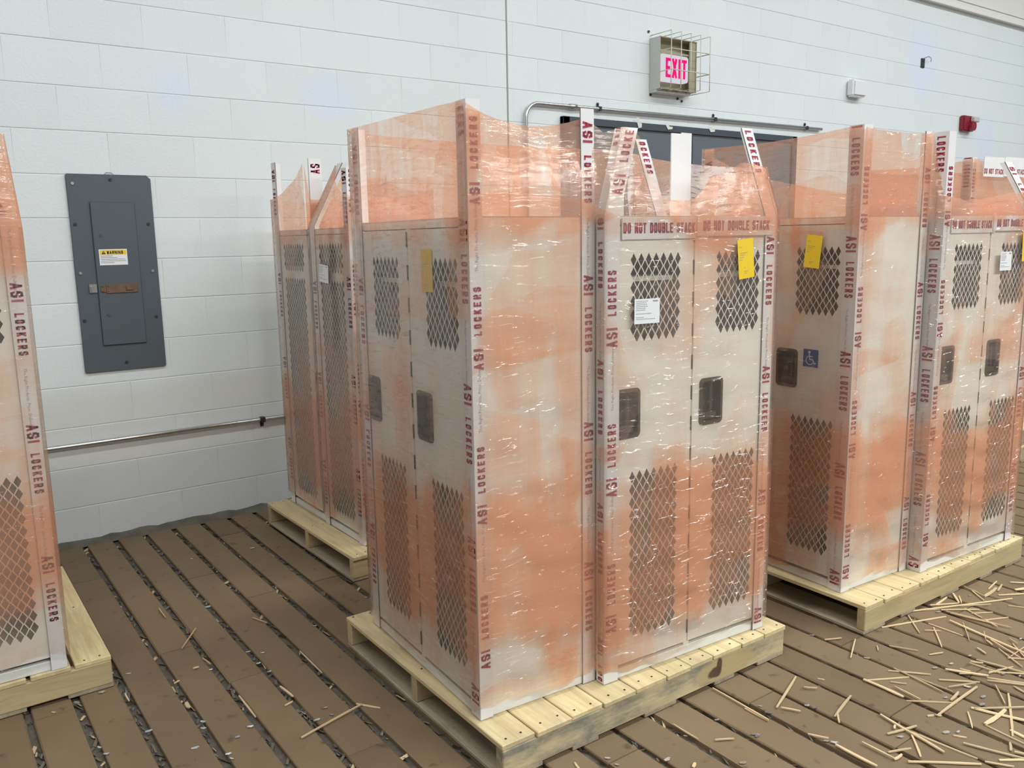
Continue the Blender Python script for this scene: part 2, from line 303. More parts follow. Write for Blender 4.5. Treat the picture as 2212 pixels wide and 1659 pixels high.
def letters(mb, text, O, ax, ay, h, cw, gap, sw, m=0, lift=None):
    """strokes of a word: O origin, ax advance dir, ay cap dir, h cap height, cw letter width, sw stroke width"""
    O = Vector(O); x = 0.0
    for ch in text:
        if ch == ' ': x += cw * .9; continue
        w = cw if ch not in 'I!' else sw
        hw = sw / 2
        for st in G[ch]:
            pts = [(x + hw + p[0] * (w - sw) if w > sw else x + hw, hw + p[1] * (h - sw)) for p in st]
            for (a, b) in zip(pts[:-1], pts[1:]):
                d = math.hypot(b[0] - a[0], b[1] - a[1])
                if d < 1e-6: continue
                tx, ty = (b[0] - a[0]) / d * hw, (b[1] - a[1]) / d * hw
                q = [(a[0] - tx + ty, a[1] - ty - tx), (b[0] + tx + ty, b[1] + ty - tx), (b[0] + tx - ty, b[1] + ty + tx), (a[0] - tx - ty, a[1] - ty + tx)]
                mb.poly([O + ax * u + ay * v for u, v in q], m)
        x += w + gap
    return x
def small_text(body, size):
    cu = bpy.data.curves.new('t', 'FONT'); cu.body = body; cu.size = size; cu.resolution_u = 1
    o = bpy.data.objects.new('t', cu); C.objects.link(o); dg = bpy.context.evaluated_depsgraph_get()
    me = bpy.data.meshes.new_from_object(o.evaluated_get(dg)); bpy.data.objects.remove(o); bpy.data.curves.remove(cu)
    return [v.co.copy() for v in me.vertices], [tuple(p.vertices) for p in me.polygons]
SLOGAN = small_text('The Right Products, Price, Delivery!', 0.013)
WARN = small_text('WARNING', 0.02)
def put_text(mb, data, O, ax, ay, m):
    n = len(mb.v); mb.v += [tuple(Vector(O) + ax * c.x + ay * c.y) for c in data[0]]
    for f in data[1]: mb.f.append(tuple(n + i for i in f)); mb.m.append(m)

# ================================================================== STRUCTURE
# --- block wall
Z0, CH, BW = 0.19264, 0.2032, 0.4064
mb = MB(); mb.box((-1.2, .0062, -.05), (11.2, .2, 3.607)); back = obj('wall_back', mb.mesh(), mats='wall', kind='structure', label='white painted concrete block wall behind the wrapped lockers')
def proj_area(x, z):
    d = Vector((x, 0, z)) - cam.location; dz = d.dot(FW)
    u = 1106 + 1833 * d.dot(RT) / dz; v = 829.5 - 1833 * d.dot(UP) / dz
    return (1 if -60 < u < 2272 and -60 < v < 1720 else 0) / (dz * dz) * (1 if True else 0)
blocks = []
for c in range(-1, 17):
    z0 = max(Z0 + c * CH, -.01); z1 = Z0 + (c + 1) * CH
    ph = 1.727 if (c % 2 == 0) else 1.9302
    k = -8
    while True:
        x0 = ph + k * BW; k += 1
        if x0 > 11.0: break
        if x0 < -1.0: continue
        x1 = x0 + BW; segs = [(x0, x1)]
        if x0 < 3.309 < x1: segs = [(x0, 3.303), (3.315, x1)]
        for a, b in segs:
            if b - a > .03: blocks.append((a, z0, b, z1))
blocks.sort(key=lambda t: -proj_area((t[0] + t[2]) / 2, (t[1] + t[3]) / 2))
def block_geo(mb, x0, z0, x1, z1, dy):
    gx, gz, e = .0, .0016, .0032
    a, b, c, d = x0 + gx, x1 - gx, z0 + gz, z1 - gz
    n = len(mb.v); y = dy; yb = .0068
    mb.v += [(a, yb, c), (b, yb, c), (b, yb, d), (a, yb, d), (a, y + .0004, c), (b, y + .0004, c), (b, y + .0022, d), (a, y + .0022, d),
             (a + .0007, y, c + e), (b - .0007, y, c + e), (b - .0007, y, d - e), (a + .0007, y, d - e)]
    for i in range(4):
        j = (i + 1) % 4
        mb.f.append((n + i, n + j, n + 4 + j, n + 4 + i)); mb.m.append(0); mb.f.append((n + 4 + i, n + 4 + j, n + 8 + j, n + 8 + i)); mb.m.append(0)
    mb.f.append((n + 8, n + 9, n + 10, n + 11)); mb.m.append(0)
rest = MB(); cache = {}
for i, (x0, z0, x1, z1) in enumerate(blocks):
    dy = .003 + random.uniform(-.0005, .0005)
    if i < 300:
        key = (round(x1 - x0, 4), round(z1 - z0, 4))
        if key not in cache:
            m_ = MB(); block_geo(m_, 0, 0, x1 - x0, z1 - z0, 0); cache[key] = m_.mesh(); cache[key].materials.append(MAT['wall'])
        obj('block', cache[key], back, (x0, dy, z0))
    else: block_geo(rest, x0, z0, x1, z1, dy)
o = obj('far_blocks', rest.mesh(), back, mats='wall'); o['kind'] = 'stuff'
mb = MB(); mb.box((3.304, .003, 0), (3.314, .013, 3.6)); obj('trim_1', mb.mesh(), mats='greyink', kind='structure', label='grey vertical control joint in the block wall')
# upper cladding with flashing ledge
mb = MB(); mb.box((-1.2, -.035, 3.63), (11.2, .2, 3.70)); mb.box((-1.2, -.055, 3.625), (11.2, -.035, 3.64)); obj('trim_2', mb.mesh(), mats='upper', kind='structure', label='white flashing ledge along the top of the block wall')
mb = MB(); mb.box((-1.2, -.012, 3.722), (11.2, .2, 5.6)); mb.box((-1.2, .02, 3.60), (11.2, .2, 3.73), 1); obj('wall_upper', mb.mesh(), mats=['upper', 'greyenamel'], kind='structure')
# --- floor
mb = MB(); mb.box((-2.5, -7.0, -.2), (12.0, .012, -.015)); flo = obj('floor', mb.mesh(), mats='groove', kind='structure', label='brown plank floor with debris packed in the dark gaps')
P = 0.1440; bcount = 0; bl_list = []
for k in range(-12, 74):
    xs = .187 + k * P
    g0 = .026 if xs < 1.3 else max(.014, .026 - (xs - 1.3) * .010); g1 = g0
    gl_, gr_ = g0 * random.uniform(.35, .6), g1 * random.uniform(.35, .6)
    y = -.03 - random.random() * 1.3; ys = [-.025]
    ys_fixed = {3: [-1.465], 4: [-1.825], 5: [-.8], 6: [-1.17], 9: [-1.5], 17: [-2.94], 15: [-3.3], 20: [-3.5]}.get(k)
    if ys_fixed: ys += ys_fixed; y = ys_fixed[-1] - random.uniform(1.2, 1.7)
    while y > -5.4: ys.append(y); y -= random.uniform(1.1, 1.9)
    ys.append(-6.8)
    for a, b in zip(ys[:-1], ys[1:]):
        if a - b > .05: bl_list.append((xs + gl_, b + .0015, xs + P - gr_, a - .0015))
def ndist(t):
    cx, cy = (t[0] + t[2]) / 2, (t[1] + t[3]) / 2; d = Vector((cx, cy, 0)) - cam.location; dz = d.dot(FW)
    if dz < .5: return 9e9
    u = 1106 + 1833 * d.dot(RT) / dz
    return dz if -500 < u < 2700 else 9e8 + dz
bl_list.sort(key=ndist)
rest = MB()
for i, (x0, y0, x1, y1) in enumerate(bl_list):
    m_ = MB() if i < 290 else rest; e = .003; t = random.uniform(-.0015, .001)
    a = (x0, y0, -.03); n = len(m_.v)
    cx, cy = ((x0 + x1) / 2, (y0 + y1) / 2) if i < 290 else (0, 0)
    X0, X1, Y0, Y1 = x0 - cx, x1 - cx, y0 - cy, y1 - cy
    j = lambda: random.uniform(-.003, .003)
    m_.v += [(X0, Y0, -.03), (X1, Y0, -.03), (X1, Y1, -.03), (X0, Y1, -.03), (X0 + j(), Y0, t - .004), (X1 + j(), Y0, t - .004), (X1 + j(), Y1, t - .004), (X0 + j(), Y1, t - .004),
             (X0 + e, Y0 + e * .3, t), (X1 - e, Y0 + e * .3, t), (X1 - e, Y1 - e * .3, t), (X0 + e, Y1 - e * .3, t)]
    for q in range(4):
        r = (q + 1) % 4; m_.f.append((n + q, n + r, n + 4 + r, n + 4 + q)); m_.f.append((n + 4 + q, n + 4 + r, n + 8 + r, n + 8 + q)); m_.m += [0, 0]
    m_.f.append((n + 8, n + 9, n + 10, n + 11)); m_.m.append(0)
    if i < 290: obj('floor_board', m_.mesh(), flo, (cx, cy, 0), mats='floor')
if rest.v:
    o = obj('far_floor_boards', rest.mesh(), flo, mats='floor'); o['kind'] = 'stuff'
# grit packed in the gaps between boards
mb = MB()
for _ in range(5200):
    k = random.randint(-8, 26) if random.random() < .75 else random.randint(0, 45); xs = .187 + k * P
    y = -random.uniform(.03, 4.2); x = xs + random.uniform(-.012, .012); s = random.uniform(.003, .009); ln = s * random.uniform(1, 4); a = math.pi / 2 + random.gauss(0, .5)
    c_, s_ = math.cos(a), math.sin(a); z = random.uniform(-.014, -.006); h = random.uniform(.002, .006)
    mb.poly([(x - c_ * ln + s_ * s * .5, y - s_ * ln - c_ * s * .5, z), (x + c_ * ln + s_ * s * .5, y + s_ * ln - c_ * s * .5, z), (x + c_ * ln - s_ * s * .5, y + s_ * ln + c_ * s * .5, z + h), (x - c_ * ln - s_ * s * .5, y - s_ * ln + c_ * s * .5, z + h)], random.choice([0, 0, 0, 0, 0, 1, 2]))
    mb.poly([(x - c_ * ln, y - s_ * ln, z - .004), (x + c_ * ln, y + s_ * ln, z - .004), (x + c_ * ln * .8, y + s_ * ln * .8, z + h)], 0)
o = obj('gap_grit', mb.mesh(), flo, mats=['grit', 'splinter', 'chip']); o['kind'] = 'stuff'
# dirt ridge along the foot of the wall
mb = MB(); n = 260; prev = None
for i in range(n + 1):
    x = -1.0 + 12.0 * i / n; h = .018 + .014 * random.random(); w = .03 + .022 * random.random()
    row = [(x, .004, h), (x, -.010 - .008 * random.random(), h * .8), (x, -w, -.004)]
    if prev: 
        for q in range(2): mb.poly([prev[q], row[q], row[q + 1], prev[q + 1]])
    prev = row
obj('wall_foot_dirt', mb.mesh(), mats='dirt', kind='stuff', label='ridge of grey dirt along the foot of the block wall', cat='dirt')
# --- double door in the wall
mb = MB(); mb.box((3.74, -.03, 0), (3.80, .02, 2.285)); mb.box((6.22, -.03, 0), (6.28, .02, 2.285)); mb.box((3.74, -.03, 2.235), (6.28, .02, 2.285))
dr = obj('door_1', bevelled(mb.mesh(), .004), mats='slate_dark', kind='structure', label='slate grey double door behind the wrapped lockers')
for x0, x1 in ((3.805, 5.005), (5.015, 6.215)):
    mb = MB(); mb.box((x0, -.012, .01), (x1, .01, 2.225))
    for sx in (x0, x1 - .004): mb.box((sx, -.016, .01), (sx + .004, -.012, 2.225))
    lf = obj('door_leaf', mb.mesh(), dr, mats='slate')
    hx = x1 - .10 if x0 < 4 else x0 + .10
    mb = MB(); mb.tube([(hx, -.012, .95), (hx, -.06, .95), (hx, -.06, 1.15), (hx, -.012, 1.15)], .009, seg=6); obj('pull_handle', mb.mesh(smooth=True), lf, mats='steel')
for (x, z, w, h, lab) in [(4.41, 2.255, .055, .062, 'leftmost'), (4.70, 2.262, .08, .030, 'middle'), (5.165, 2.270, .08, .028, 'rightmost')]:
    mb = MB(); mb.poly([(x, -.0325, z + h), (x + w * .5, -.0325, z + h * 1.0), (x + w * .55, -.0325, z + h * .45), (x + w, -.0325, z + h * .4), (x + w * .93, -.034, z - .004), (x + w * .35, -.035, z - .01), (x + w * .2, -.033, z + h * .3)])
    me = mb.mesh(); so = obj('tape_scrap', me, mats='tape', label=f'{lab} scrap of pale masking tape on the dark door header', cat='tape')
    md = so.modifiers.new('s', 'SOLIDIFY'); md.thickness = .0008

# ================================================================== WALL FITTINGS
def screw(mb, x, z, y, r=.007, m=0): mb.cyl((x, y, z), Vector((0, -1, 0)), r, .005, m, 8)
# electrical panel
pe = obj('electrical_panel', None, loc=(.902, 0, .864), label='flat grey electrical panel cover on the white block wall', cat='electrical panel')
ox, oz = .902, .864
mb = MB(); c = .018
mb.prism([(-.19 + c * .2, 0), (.190 - c * .2, 0), (.19, .006), (.19, .958 - c), (.19 - c, .958), (-.19 + .004, .958), (-.19, .95), (-.19, .006)], 1, -.012, .004); obj('cover_plate', bevelled(mb.mesh(), .0015), pe, mats='panel')
mb = MB(); mb.box((-.098, -.021, .130), (.102, -.012, .825)); dl = obj('panel_door', bevelled(mb.mesh(), .002), pe, mats='panel')
mb = MB(); mb.box((-.101, -.0135, .127), (.105, -.0121, .828)); obj('door_gap', mb.mesh(), pe, mats='slate_dark')
for (x, z, m) in [(.906, 1.798, 'darksteel'), (.732, 1.585, 'darksteel'), (1.064, 1.585, 'darksteel'), (.733, 1.352, 'steel'), (1.064, 1.352, 'steel'), (.731, 1.122, 'darksteel'), (1.063, 1.121, 'darksteel'), (.903, .902, 'darksteel'), (.737, 1.776, 'steel')]:
    mb = MB(); screw(mb, x - ox, z - oz, -.012, .0075); obj('screw', mb.mesh(), pe, mats=m)
for (x, z) in [(.842, 1.534), (.841, 1.147)]:
    mb = MB(); mb.cyl((x - ox, -.020, z - oz), Vector((0, -1, 0)), .010, .004, 0, 12); mb.box((x - ox - .007, -.026, z - oz - .0015), (x - ox + .007, -.024, z - oz + .0015)); obj('quarter_turn_latch', mb.mesh(), dl, mats='panel')
mb = MB(); mb.box((.822 - ox, -.0222, 1.387 - oz), (.950 - ox, -.0210, 1.464 - oz)); lb = obj('warning_label', mb.mesh(), dl, mats='paper', label='white label with a yellow WARNING heading')
mb = MB(); y = -.0224
mb.poly([(.826 - ox, y, 1.437 - oz), (.946 - ox, y, 1.437 - oz), (.946 - ox, y, 1.460 - oz), (.826 - ox, y, 1.460 - oz)], 0)
y = -.0226; AX, AZ = Vector((1, 0, 0)), Vector((0, 0, 1))
mb.poly([(.833 - ox, y, 1.440 - oz), (.853 - ox, y, 1.440 - oz), (.843 - ox, y, 1.458 - oz)], 1)
letters(mb, 'WARNING', (.858 - ox, y, 1.4405 - oz), AX, AZ, .0155, .0095, .0022, .0032, 1)
mb.poly([(.8422 - ox, y - .0002, 1.4445 - oz), (.8438 - ox, y - .0002, 1.4445 - oz), (.8438 - ox, y - .0002, 1.453 - oz), (.8422 - ox, y - .0002, 1.453 - oz)], 0)
for i, wd in enumerate((.055, .075, .11, .115, .06)):
    zz = 1.430 - .008 * i - oz; mb.poly([(.828 - ox, y, zz), (.828 - ox + wd, y, zz), (.828 - ox + wd, y, zz + .0026), (.828 - ox, y, zz + .0026)], 2)
obj('warning_print', mb.mesh(), lb, mats=['yellow', 'black', 'greyink'])
mb = MB(); mb.box((.84 - ox, -.026, 1.250 - oz), (.985 - ox, -.021, 1.294 - oz)); mb.box((.815 - ox, -.0245, 1.256 - oz), (.845 - ox, -.021, 1.288 - oz)); mb.box((.93 - ox, -.031, 1.262 - oz), (.962 - ox, -.026, 1.282 - oz))
for dz in (.006, .03): 
    for dx in (.823, .850): mb.cyl((dx - ox, -.026, 1.255 + dz - oz), Vector((0, -1, 0)), .004, .003, 0, 6)
obj('hasp', bevelled(mb.mesh(), .001), dl, mats='brass', label='rusty hasp plate')
mb = MB(); mb.box((.765 - ox, -.02, 1.256 - oz), (.799 - ox, -.012, 1.296 - oz)); mb.tube([(.774 - ox, -.02, 1.285 - oz), (.774 - ox, -.034, 1.285 - oz), (.774 - ox, -.034, 1.267 - oz), (.774 - ox, -.02, 1.267 - oz)], .003, seg=6); obj('hasp_staple', mb.mesh(), pe, mats='steel', label='bright hasp staple')
mb = MB(); mb.tube([(-.02, -.004, .957), (-.012, -.008, .966), (.012, -.008, .966), (.024, -.004, .957)], .002, seg=5); obj('wire_loop', mb.mesh(), pe, mats='steel')
# conduits
mb = MB(); mb.tube([(-1.0, -.022, .512), (2.4, -.022, .516)], .0115, seg=10); cd = obj('conduit', mb.mesh(smooth=True), mats='steel', label='long thin galvanised conduit low on the wall beneath the electrical panel', cat='conduit')
def strap(par, x, z, up=True):
    mb = MB(); s = 1 if up else -1
    mb.box((x - .012, -.036, z - .014), (x + .012, -.001, z + .014)); mb.box((x - .010, -.006, z + s * .012), (x + .010, -.0005, z + s * .042)); mb.cyl((x, -.006, z + s * .031), Vector((0, -1, 0)), .006, .006, 0, 8)
    obj('conduit_strap', bevelled(mb.mesh(), .002), par, mats='darksteel')
strap(cd, 1.574, .514, False); strap(cd, -.2, .513, False)
pts = [(3.435, -.022, .3), (3.435, -.022, 2.245)] + [(3.535 - .10 * math.cos(a), -.022, 2.250 + .10 * math.sin(a)) for a in [i * math.pi / 16 for i in range(1, 9)]] + [(6.62, -.022, 2.366)]
mb = MB(); mb.tube(pts, .0125, seg=10); mb.tube([(3.80, -.022, 2.351), (3.86, -.022, 2.352)], .017, seg=10); cd2 = obj('conduit', mb.mesh(smooth=True), mats='steel', label='galvanised conduit bending over the dark door header', cat='conduit')
for x, z in [(4.07, 2.354), (5.255, 2.360), (6.41, 2.365)]: strap(cd2, x, z, True)
# exit sign in a box behind a wire guard
ex = obj('exit_sign', None, loc=(4.76, 0, 2.52), label='lit red EXIT sign in a beige box behind a wire guard', cat='exit sign')
ox, oz = 4.76, 2.52
mb = MB(); X0, X1, Z1_ = -.19, .19, .355; t = .006; D = -.10
mb.box((X0, D, 0), (X0 + t, 0, Z1_)); mb.box((X1 - t, D, 0), (X1, 0, Z1_)); mb.box((X0, D, Z1_ - t), (X1, 0, Z1_)); mb.box((X0, D, 0), (X1, 0, t)); mb.box((X0 + t, -.02, t), (X1 - t, -.004, Z1_ - t))
mb.box((X0 + t, -.085, .25), (X1 - t, -.079, .262)); mb.box((X1 - .07, -.094, t), (X1 - t, -.088, Z1_ - t)); obj('housing', mb.mesh(), ex, mats='olive')
mb = MB(); mb.box((X0 - .0015, D, 0), (X0, 0, Z1_)); mb.box((X0, -.07, -.02), (X1 - .03, -.0, 0)); obj('side_plate', mb.mesh(), ex, mats='greyenamel')
mb = MB(); r_ = .02
px0, px1, pz0, pz1 = -.178, .105, .058, .240; poly = []
for (cx, cz, a0) in [(px1 - r_, pz1 - r_, 0), (px0 + r_, pz1 - r_, 90), (px0 + r_, pz0 + r_, 180), (px1 - r_, pz0 + r_, 270)]:
    for q in range(5): an = math.radians(a0 + q * 22.5); poly.append((cx + r_ * math.cos(an), cz + r_ * math.sin(an)))
mb.prism(poly, 1, -.096, -.05); lens = obj('sign_lens', mb.mesh(), ex, mats='exit_white')
mb = MB(); letters(mb, 'EXIT', (-.128, -.0968, .083), AX, AZ, .134, .052, .013, .022, 0); obj('exit_letters', mb.mesh(), lens, mats='exit_red')
mb = MB(); gy = -.205
for i in range(5):
    x = -.185 + i * .10; mb.tube([(x, -.0, Z1_ + .02), (x, gy, Z1_ + .02), (x, gy, -.005), (x, -.0, -.005)], .0035, seg=6)
for z in (.115, .255): mb.tube([(-.185, 0, z), (-.185, gy, z), (.215, gy, z), (.215, 0, z)], .0035, seg=6)
obj('wire_guard', mb.mesh(smooth=True), ex, mats='cream_wire')
for (x, z) in [(-.205, .40), (.10, .36), (-.18, -.03), (.10, -.035), (.145, -.05)]:
    mb = MB(); mb.cyl((x, .003, z), Vector((0, -1, 0)), .009, .008, 0, 8); obj('guard_bolt', mb.mesh(), ex, mats='darksteel')
# small box, hook, strobe
mb = MB(); mb.box((-.10, -.075, 0), (.10, .003, .145)); bx = obj('sensor_box', bevelled(mb.mesh(), .015, 3), loc=(7.09, 0, 2.665), mats='white', label='small white plastic box high on the wall right of the exit sign', cat='sensor')
mb = MB(); mb.box((-.085, -.078, .015), (.085, -.074, .13)); obj('front_cover', bevelled(mb.mesh(), .002), bx, mats='white')
mb = MB(); mb.box((-.03, -.008, 0), (.028, .003, .085)); mb.box((-.03, -.012, .06), (.005, -.006, .085)); hk = obj('wall_bracket', bevelled(mb.mesh(), .003), loc=(8.215, 0, 3.03), mats='darksteel', label='small dark bracket on the bluish wall patch', cat='bracket')
mb = MB(); mb.tube([(.0, -.01, .085), (.03, -.04, .10), (.07, -.045, .085), (.09, -.03, .06)], .004, seg=6); obj('wire_hook', mb.mesh(), hk, mats='steel')
mb = MB(); mb.box((-.12, -.05, 0), (.10, .003, .15)); fa = obj('fire_alarm', bevelled(mb.mesh(), .01, 2), loc=(9.1, 0, 2.49), mats='alarm_red', label='dark red fire alarm strobe on the wall', cat='fire alarm')
mb = MB(); mb.cyl((.02, -.05, .05), Vector((0, -1, 0)), .05, .035, 0, 16); obj('horn', mb.mesh(), fa, mats='alarm_red')
mb = MB(); mb.prism([(0, .085), (.10, .085), (.10, .14), (0, .14)], 1, -.10, -.05); obj('strobe_lens', bevelled(mb.mesh(), .01), fa, mats='lens', label='clear strobe lens')

# ================================================================== PALLETS
PH, PL, PD = 0.115, 1.22, 1.015
def pallet(loc, rz, label, front='pine_x', deck='pine_y', seed=1, gap=.004):
    rnd = random.Random(seed); r = obj('pallet', None, loc=loc, rz=rz, label=label, cat='pallet', group=None)
    n = 10; ws = [rnd.uniform(.100, .140) for _ in range(n)]; s = (PL - gap * (n - 1)) / sum(ws); x = 0
    nails = MB()
    for i, w in enumerate(ws):
        w *= s; mb = MB(); e0, e1 = rnd.uniform(-.004, .003), rnd.uniform(-.003, .005)
        mb.box((x, e0, PH - .017), (x + w, PD + e1, PH - rnd.uniform(0, .0012))); obj('deck_board', bevelled(mb.mesh(), .0022), r, mats=deck)
        for yy in (.022, PD / 2, PD - .022):
            for xx in (x + w * .25, x + w * .75): nails.cyl((xx + rnd.uniform(-.008, .008), yy + rnd.uniform(-.006, .01), PH - .003), Vector((0, 0, 1)), .0035, .0036, 0, 6)
        x += w + gap
    for i, yy in enumerate((.002, PD / 2 - .018, PD - .038)):
        mb = MB(); mb.box((.001, yy, .015), (PL - .001, yy + .036, PH - .017)); obj('stringer', bevelled(mb.mesh(), .003), r, mats=front if i == 0 else 'pine_x')
    for x0, w in ((0, .14), (.25, .10), (.54, .14), (.86, .10), (PL - .14, .14)):
        mb = MB(); mb.box((x0, .004, .0012), (x0 + w, PD - .004, .015)); obj('bottom_board', bevelled(mb.mesh(), .002), r, mats='pine_old')
    o = obj('nail_heads', nails.mesh(), r, mats='darksteel'); o['kind'] = 'stuff'
    return r
pallet((1.203, -2.845, 0), math.radians(-.5), 'centre pallet with grey mould stains on its front beam', front='pine_mould', seed=3)
pallet((2.780, -2.948, 0), math.radians(-.8), 'clean pale wooden pallet beside the heap of splinters', seed=5)
pallet((-.768, -1.612, 0), 0.0, 'pale wooden pallet cut off by the left edge of the photo', seed=8, gap=.012)
pallet((1.490, -1.300, 0), math.radians(.8), 'wooden pallet against the wall under the two narrow mesh lockers', seed=11)
pallet((5.22, -2.22, 0), math.radians(2), 'lower one of the two stacked pallets far right', front='pine_old', seed=13)
pallet((5.20, -2.20, PH), math.radians(0), 'upper one of the two stacked pallets far right', front='pine_old', seed=14)

# ================================================================== LOCKERS
H = 1.426
def diamonds(x0, z0, nx, nz, px=.0290, pz=.0405, w=.0225, h=.0385):
    out = []
    for r in range(nz):
        for c in range(nx): out.append((x0 + (c + .5) * px, z0 + (r + 1.0) * pz))
    for r in range(nz):
        for c in range(nx - 1): out.append((x0 + (c + 1.0) * px, z0 + (r + .5) * pz))
    return [[(x - w / 2, z), (x, z - h / 2), (x + w / 2, z), (x, z + h / 2)] for x, z in out]
def rrect(x0, z0, x1, z1, r=.012, n=3):
    o = []
    for (cx, cz, a0) in [(x1 - r, z1 - r, 0), (x0 + r, z1 - r, 90), (x0 + r, z0 + r, 180), (x1 - r, z0 + r, 270)]:
        for q in range(n + 1): an = math.radians(a0 + 90 * q / n); o.append((cx + r * math.cos(an), cz + r * math.sin(an)))
    return o
def sheet_with_holes(w, h, holes):
    vs = [(0, 0), (w, 0), (w, h), (0, h)]; ed = [(0, 1), (1, 2), (2, 3), (3, 0)]
    for hl in holes:
        n = len(vs); vs += hl; ed += [(n + i, n + (i + 1) % len(hl)) for i in range(len(hl))]
    V, E_, F, *_ = delaunay_2d_cdt([Vector(v) for v in vs], ed, [], 1, 1e-6)
    def inside(p, poly):
        c = False
        for i in range(len(poly)):
            (x1, y1), (x2, y2) = poly[i], poly[i - 1]
            if (y1 > p[1]) != (y2 > p[1]) and p[0] < (x2 - x1) * (p[1] - y1) / (y2 - y1) + x1: c = not c
        return c
    bb = [(min(q[0] for q in hl), max(q[0] for q in hl), min(q[1] for q in hl), max(q[1] for q in hl), hl) for hl in holes]
    keep = []
    for f in F:
        cx = sum(V[i].x for i in f) / 3; cz = sum(V[i].y for i in f) / 3
        if any(a < cx < b and c < cz < d and inside((cx, cz), hl) for a, b, c, d, hl in bb): continue
        keep.append(f)
    mb = MB(); mb.v = [(v.x, 0, v.y) for v in V]; mb.f = [tuple(f) for f in keep]; mb.m = [0] * len(keep)
    dd = .016    # folded rim
    for (a, b) in [((0, 0), (w, 0)), ((w, 0), (w, h)), ((w, h), (0, h)), ((0, h), (0, 0))]:
        mb.poly([(a[0], 0, a[1]), (b[0], 0, b[1]), (b[0], dd, b[1]), (a[0], dd, a[1])])
    return mb.mesh()
DOOR_Z, DOOR_H = .045, 1.352
door_cache = {}
def door_mesh(w, style):
    key = (round(w, 3), style)
    if key in door_cache: return door_cache[key]
    if style == 'handle':
        mx = w * .56 - .1015   # mesh block 7 wide
        holes = diamonds(mx, .782 + .1, 7, 13, ) if False else []
        holes = diamonds(mx, 1.057 - DOOR_Z - .0, 7, 6) + diamonds(mx, .118 - DOOR_Z, 7, 13) + [rrect(.035, .775 - DOOR_Z, .125, .915 - DOOR_Z)]
    else:
        mx = w * .5 - .1305
        holes = diamonds(mx, 1.222 - DOOR_Z, 9, 3) + diamonds(mx, .085 - DOOR_Z, 9, 27)
    me = sheet_with_holes(w, DOOR_H, holes); me.materials.append(MAT['locker']); door_cache[key] = me; return me
def cup_meshes():
    if 'cup' in door_cache: return door_cache['cup']
    outer = rrect(.029, .769 - DOOR_Z, .131, .921 - DOOR_Z, .016, 4); inner = rrect(.040, .780 - DOOR_Z, .120, .910 - DOOR_Z, .010, 4)
    mb = MB(); k = len(outer); n = 0
    mb.v = [(x, -.004, z) for x, z in outer] + [(x, -.006, z) for x, z in inner] + [(x, .0, z) for x, z in outer] + [(x, .026, z) for x, z in inner]
    for i in range(k):
        j = (i + 1) % k
        for a, b in ((0, k), (2 * k, 0), (k, 3 * k)): mb.f.append((a + i, a + j, b + j, b + i)); mb.m.append(0)
    mb.f.append(tuple(3 * k + i for i in range(k))); mb.m.append(1)
    c = mb.mesh(); c.materials.append(MAT['cup']); c.materials.append(MAT['cup_in'])
    mb = MB(); z0 = .780 - DOOR_Z
    mb.box((.048, .004, z0 + .004), (.112, .020, z0 + .026)); mb.box((.088, .010, z0 + .030), (.100, .024, z0 + .118)); mb.cyl((.062, .024, z0 + .06), Vector((0, -1, 0)), .010, .010, 0, 10)
    l = bevelled(mb.mesh(), .002); l.materials.append(MAT['cup']); door_cache['cup'] = (c, l); return c, l
def locker(loc, rz, w, d, style, ndoors, label, side_base=True):
    r = obj('locker', None, loc=loc, rz=rz, label=label, cat='locker'); t = .003
    mb = MB()
    mb.box((0, .002, .03), (t, d, H)); mb.box((w - t, .002, .03), (w, d, H)); mb.box((t, d - t, .03), (w - t, d, H)); mb.box((0, .002, H - t), (w, d, H)); mb.box((t, .03, .05), (w - t, d - t, .053))
    dw = w / ndoors
    mb.box((0, .002, DOOR_Z + DOOR_H + .004), (w, .022, H - .001))      # head rail
    for i in range(ndoors + 1):                                       # uprights
        c = i * dw; a, b = max(0, c - .012), min(w, c + .012); mb.box((a, .004, .03), (b, .03, H - .004))
        if 0 < i < ndoors: mb.box((c - t / 2, .03, .05), (c + t / 2, d - t, H - t))
    obj('body', mb.mesh(), r, mats='locker')
    mb = MB(); mb.box((0, .0, 0), (w, d, .032)); obj('base', bevelled(mb.mesh(), .002), r, mats='locker_base', label='white base strip')
    mb = MB(); mb.box((t, .035, 1.245), (w - t, d - t, 1.249)); mb.box((t, .032, 1.235), (w - t, .036, 1.249)); obj('shelf', mb.mesh(), r, mats='locker')
    doors = []
    for i in range(ndoors):
        x0 = i * dw + (.006 if i == 0 else .004); wd = dw - .010
        dm = door_mesh(wd, style); do = obj('door', dm, r, (x0, 0, DOOR_Z))
        sm = do.modifiers.new('thickness', 'SOLIDIFY'); sm.thickness = .0012; sm.offset = 0
        if style == 'handle':
            c, l = cup_meshes(); obj('handle_cup', c, do); obj('handle_latch', l, do)
        # dark hinge-side line: knuckles of the hinge
        mb = MB()
        hx = wd + .0015
        for q in range(14 if style == 'handle' else 6): z = .03 + q * (DOOR_H - .08) / (13 if style == 'handle' else 5); mb.box((hx - .0012, -.003, z), (hx + .0022, .004, z + .045))
        o = obj('hinge', mb.mesh(), do, mats='cup')
        doors.append((do, x0, wd))
    return r, doors
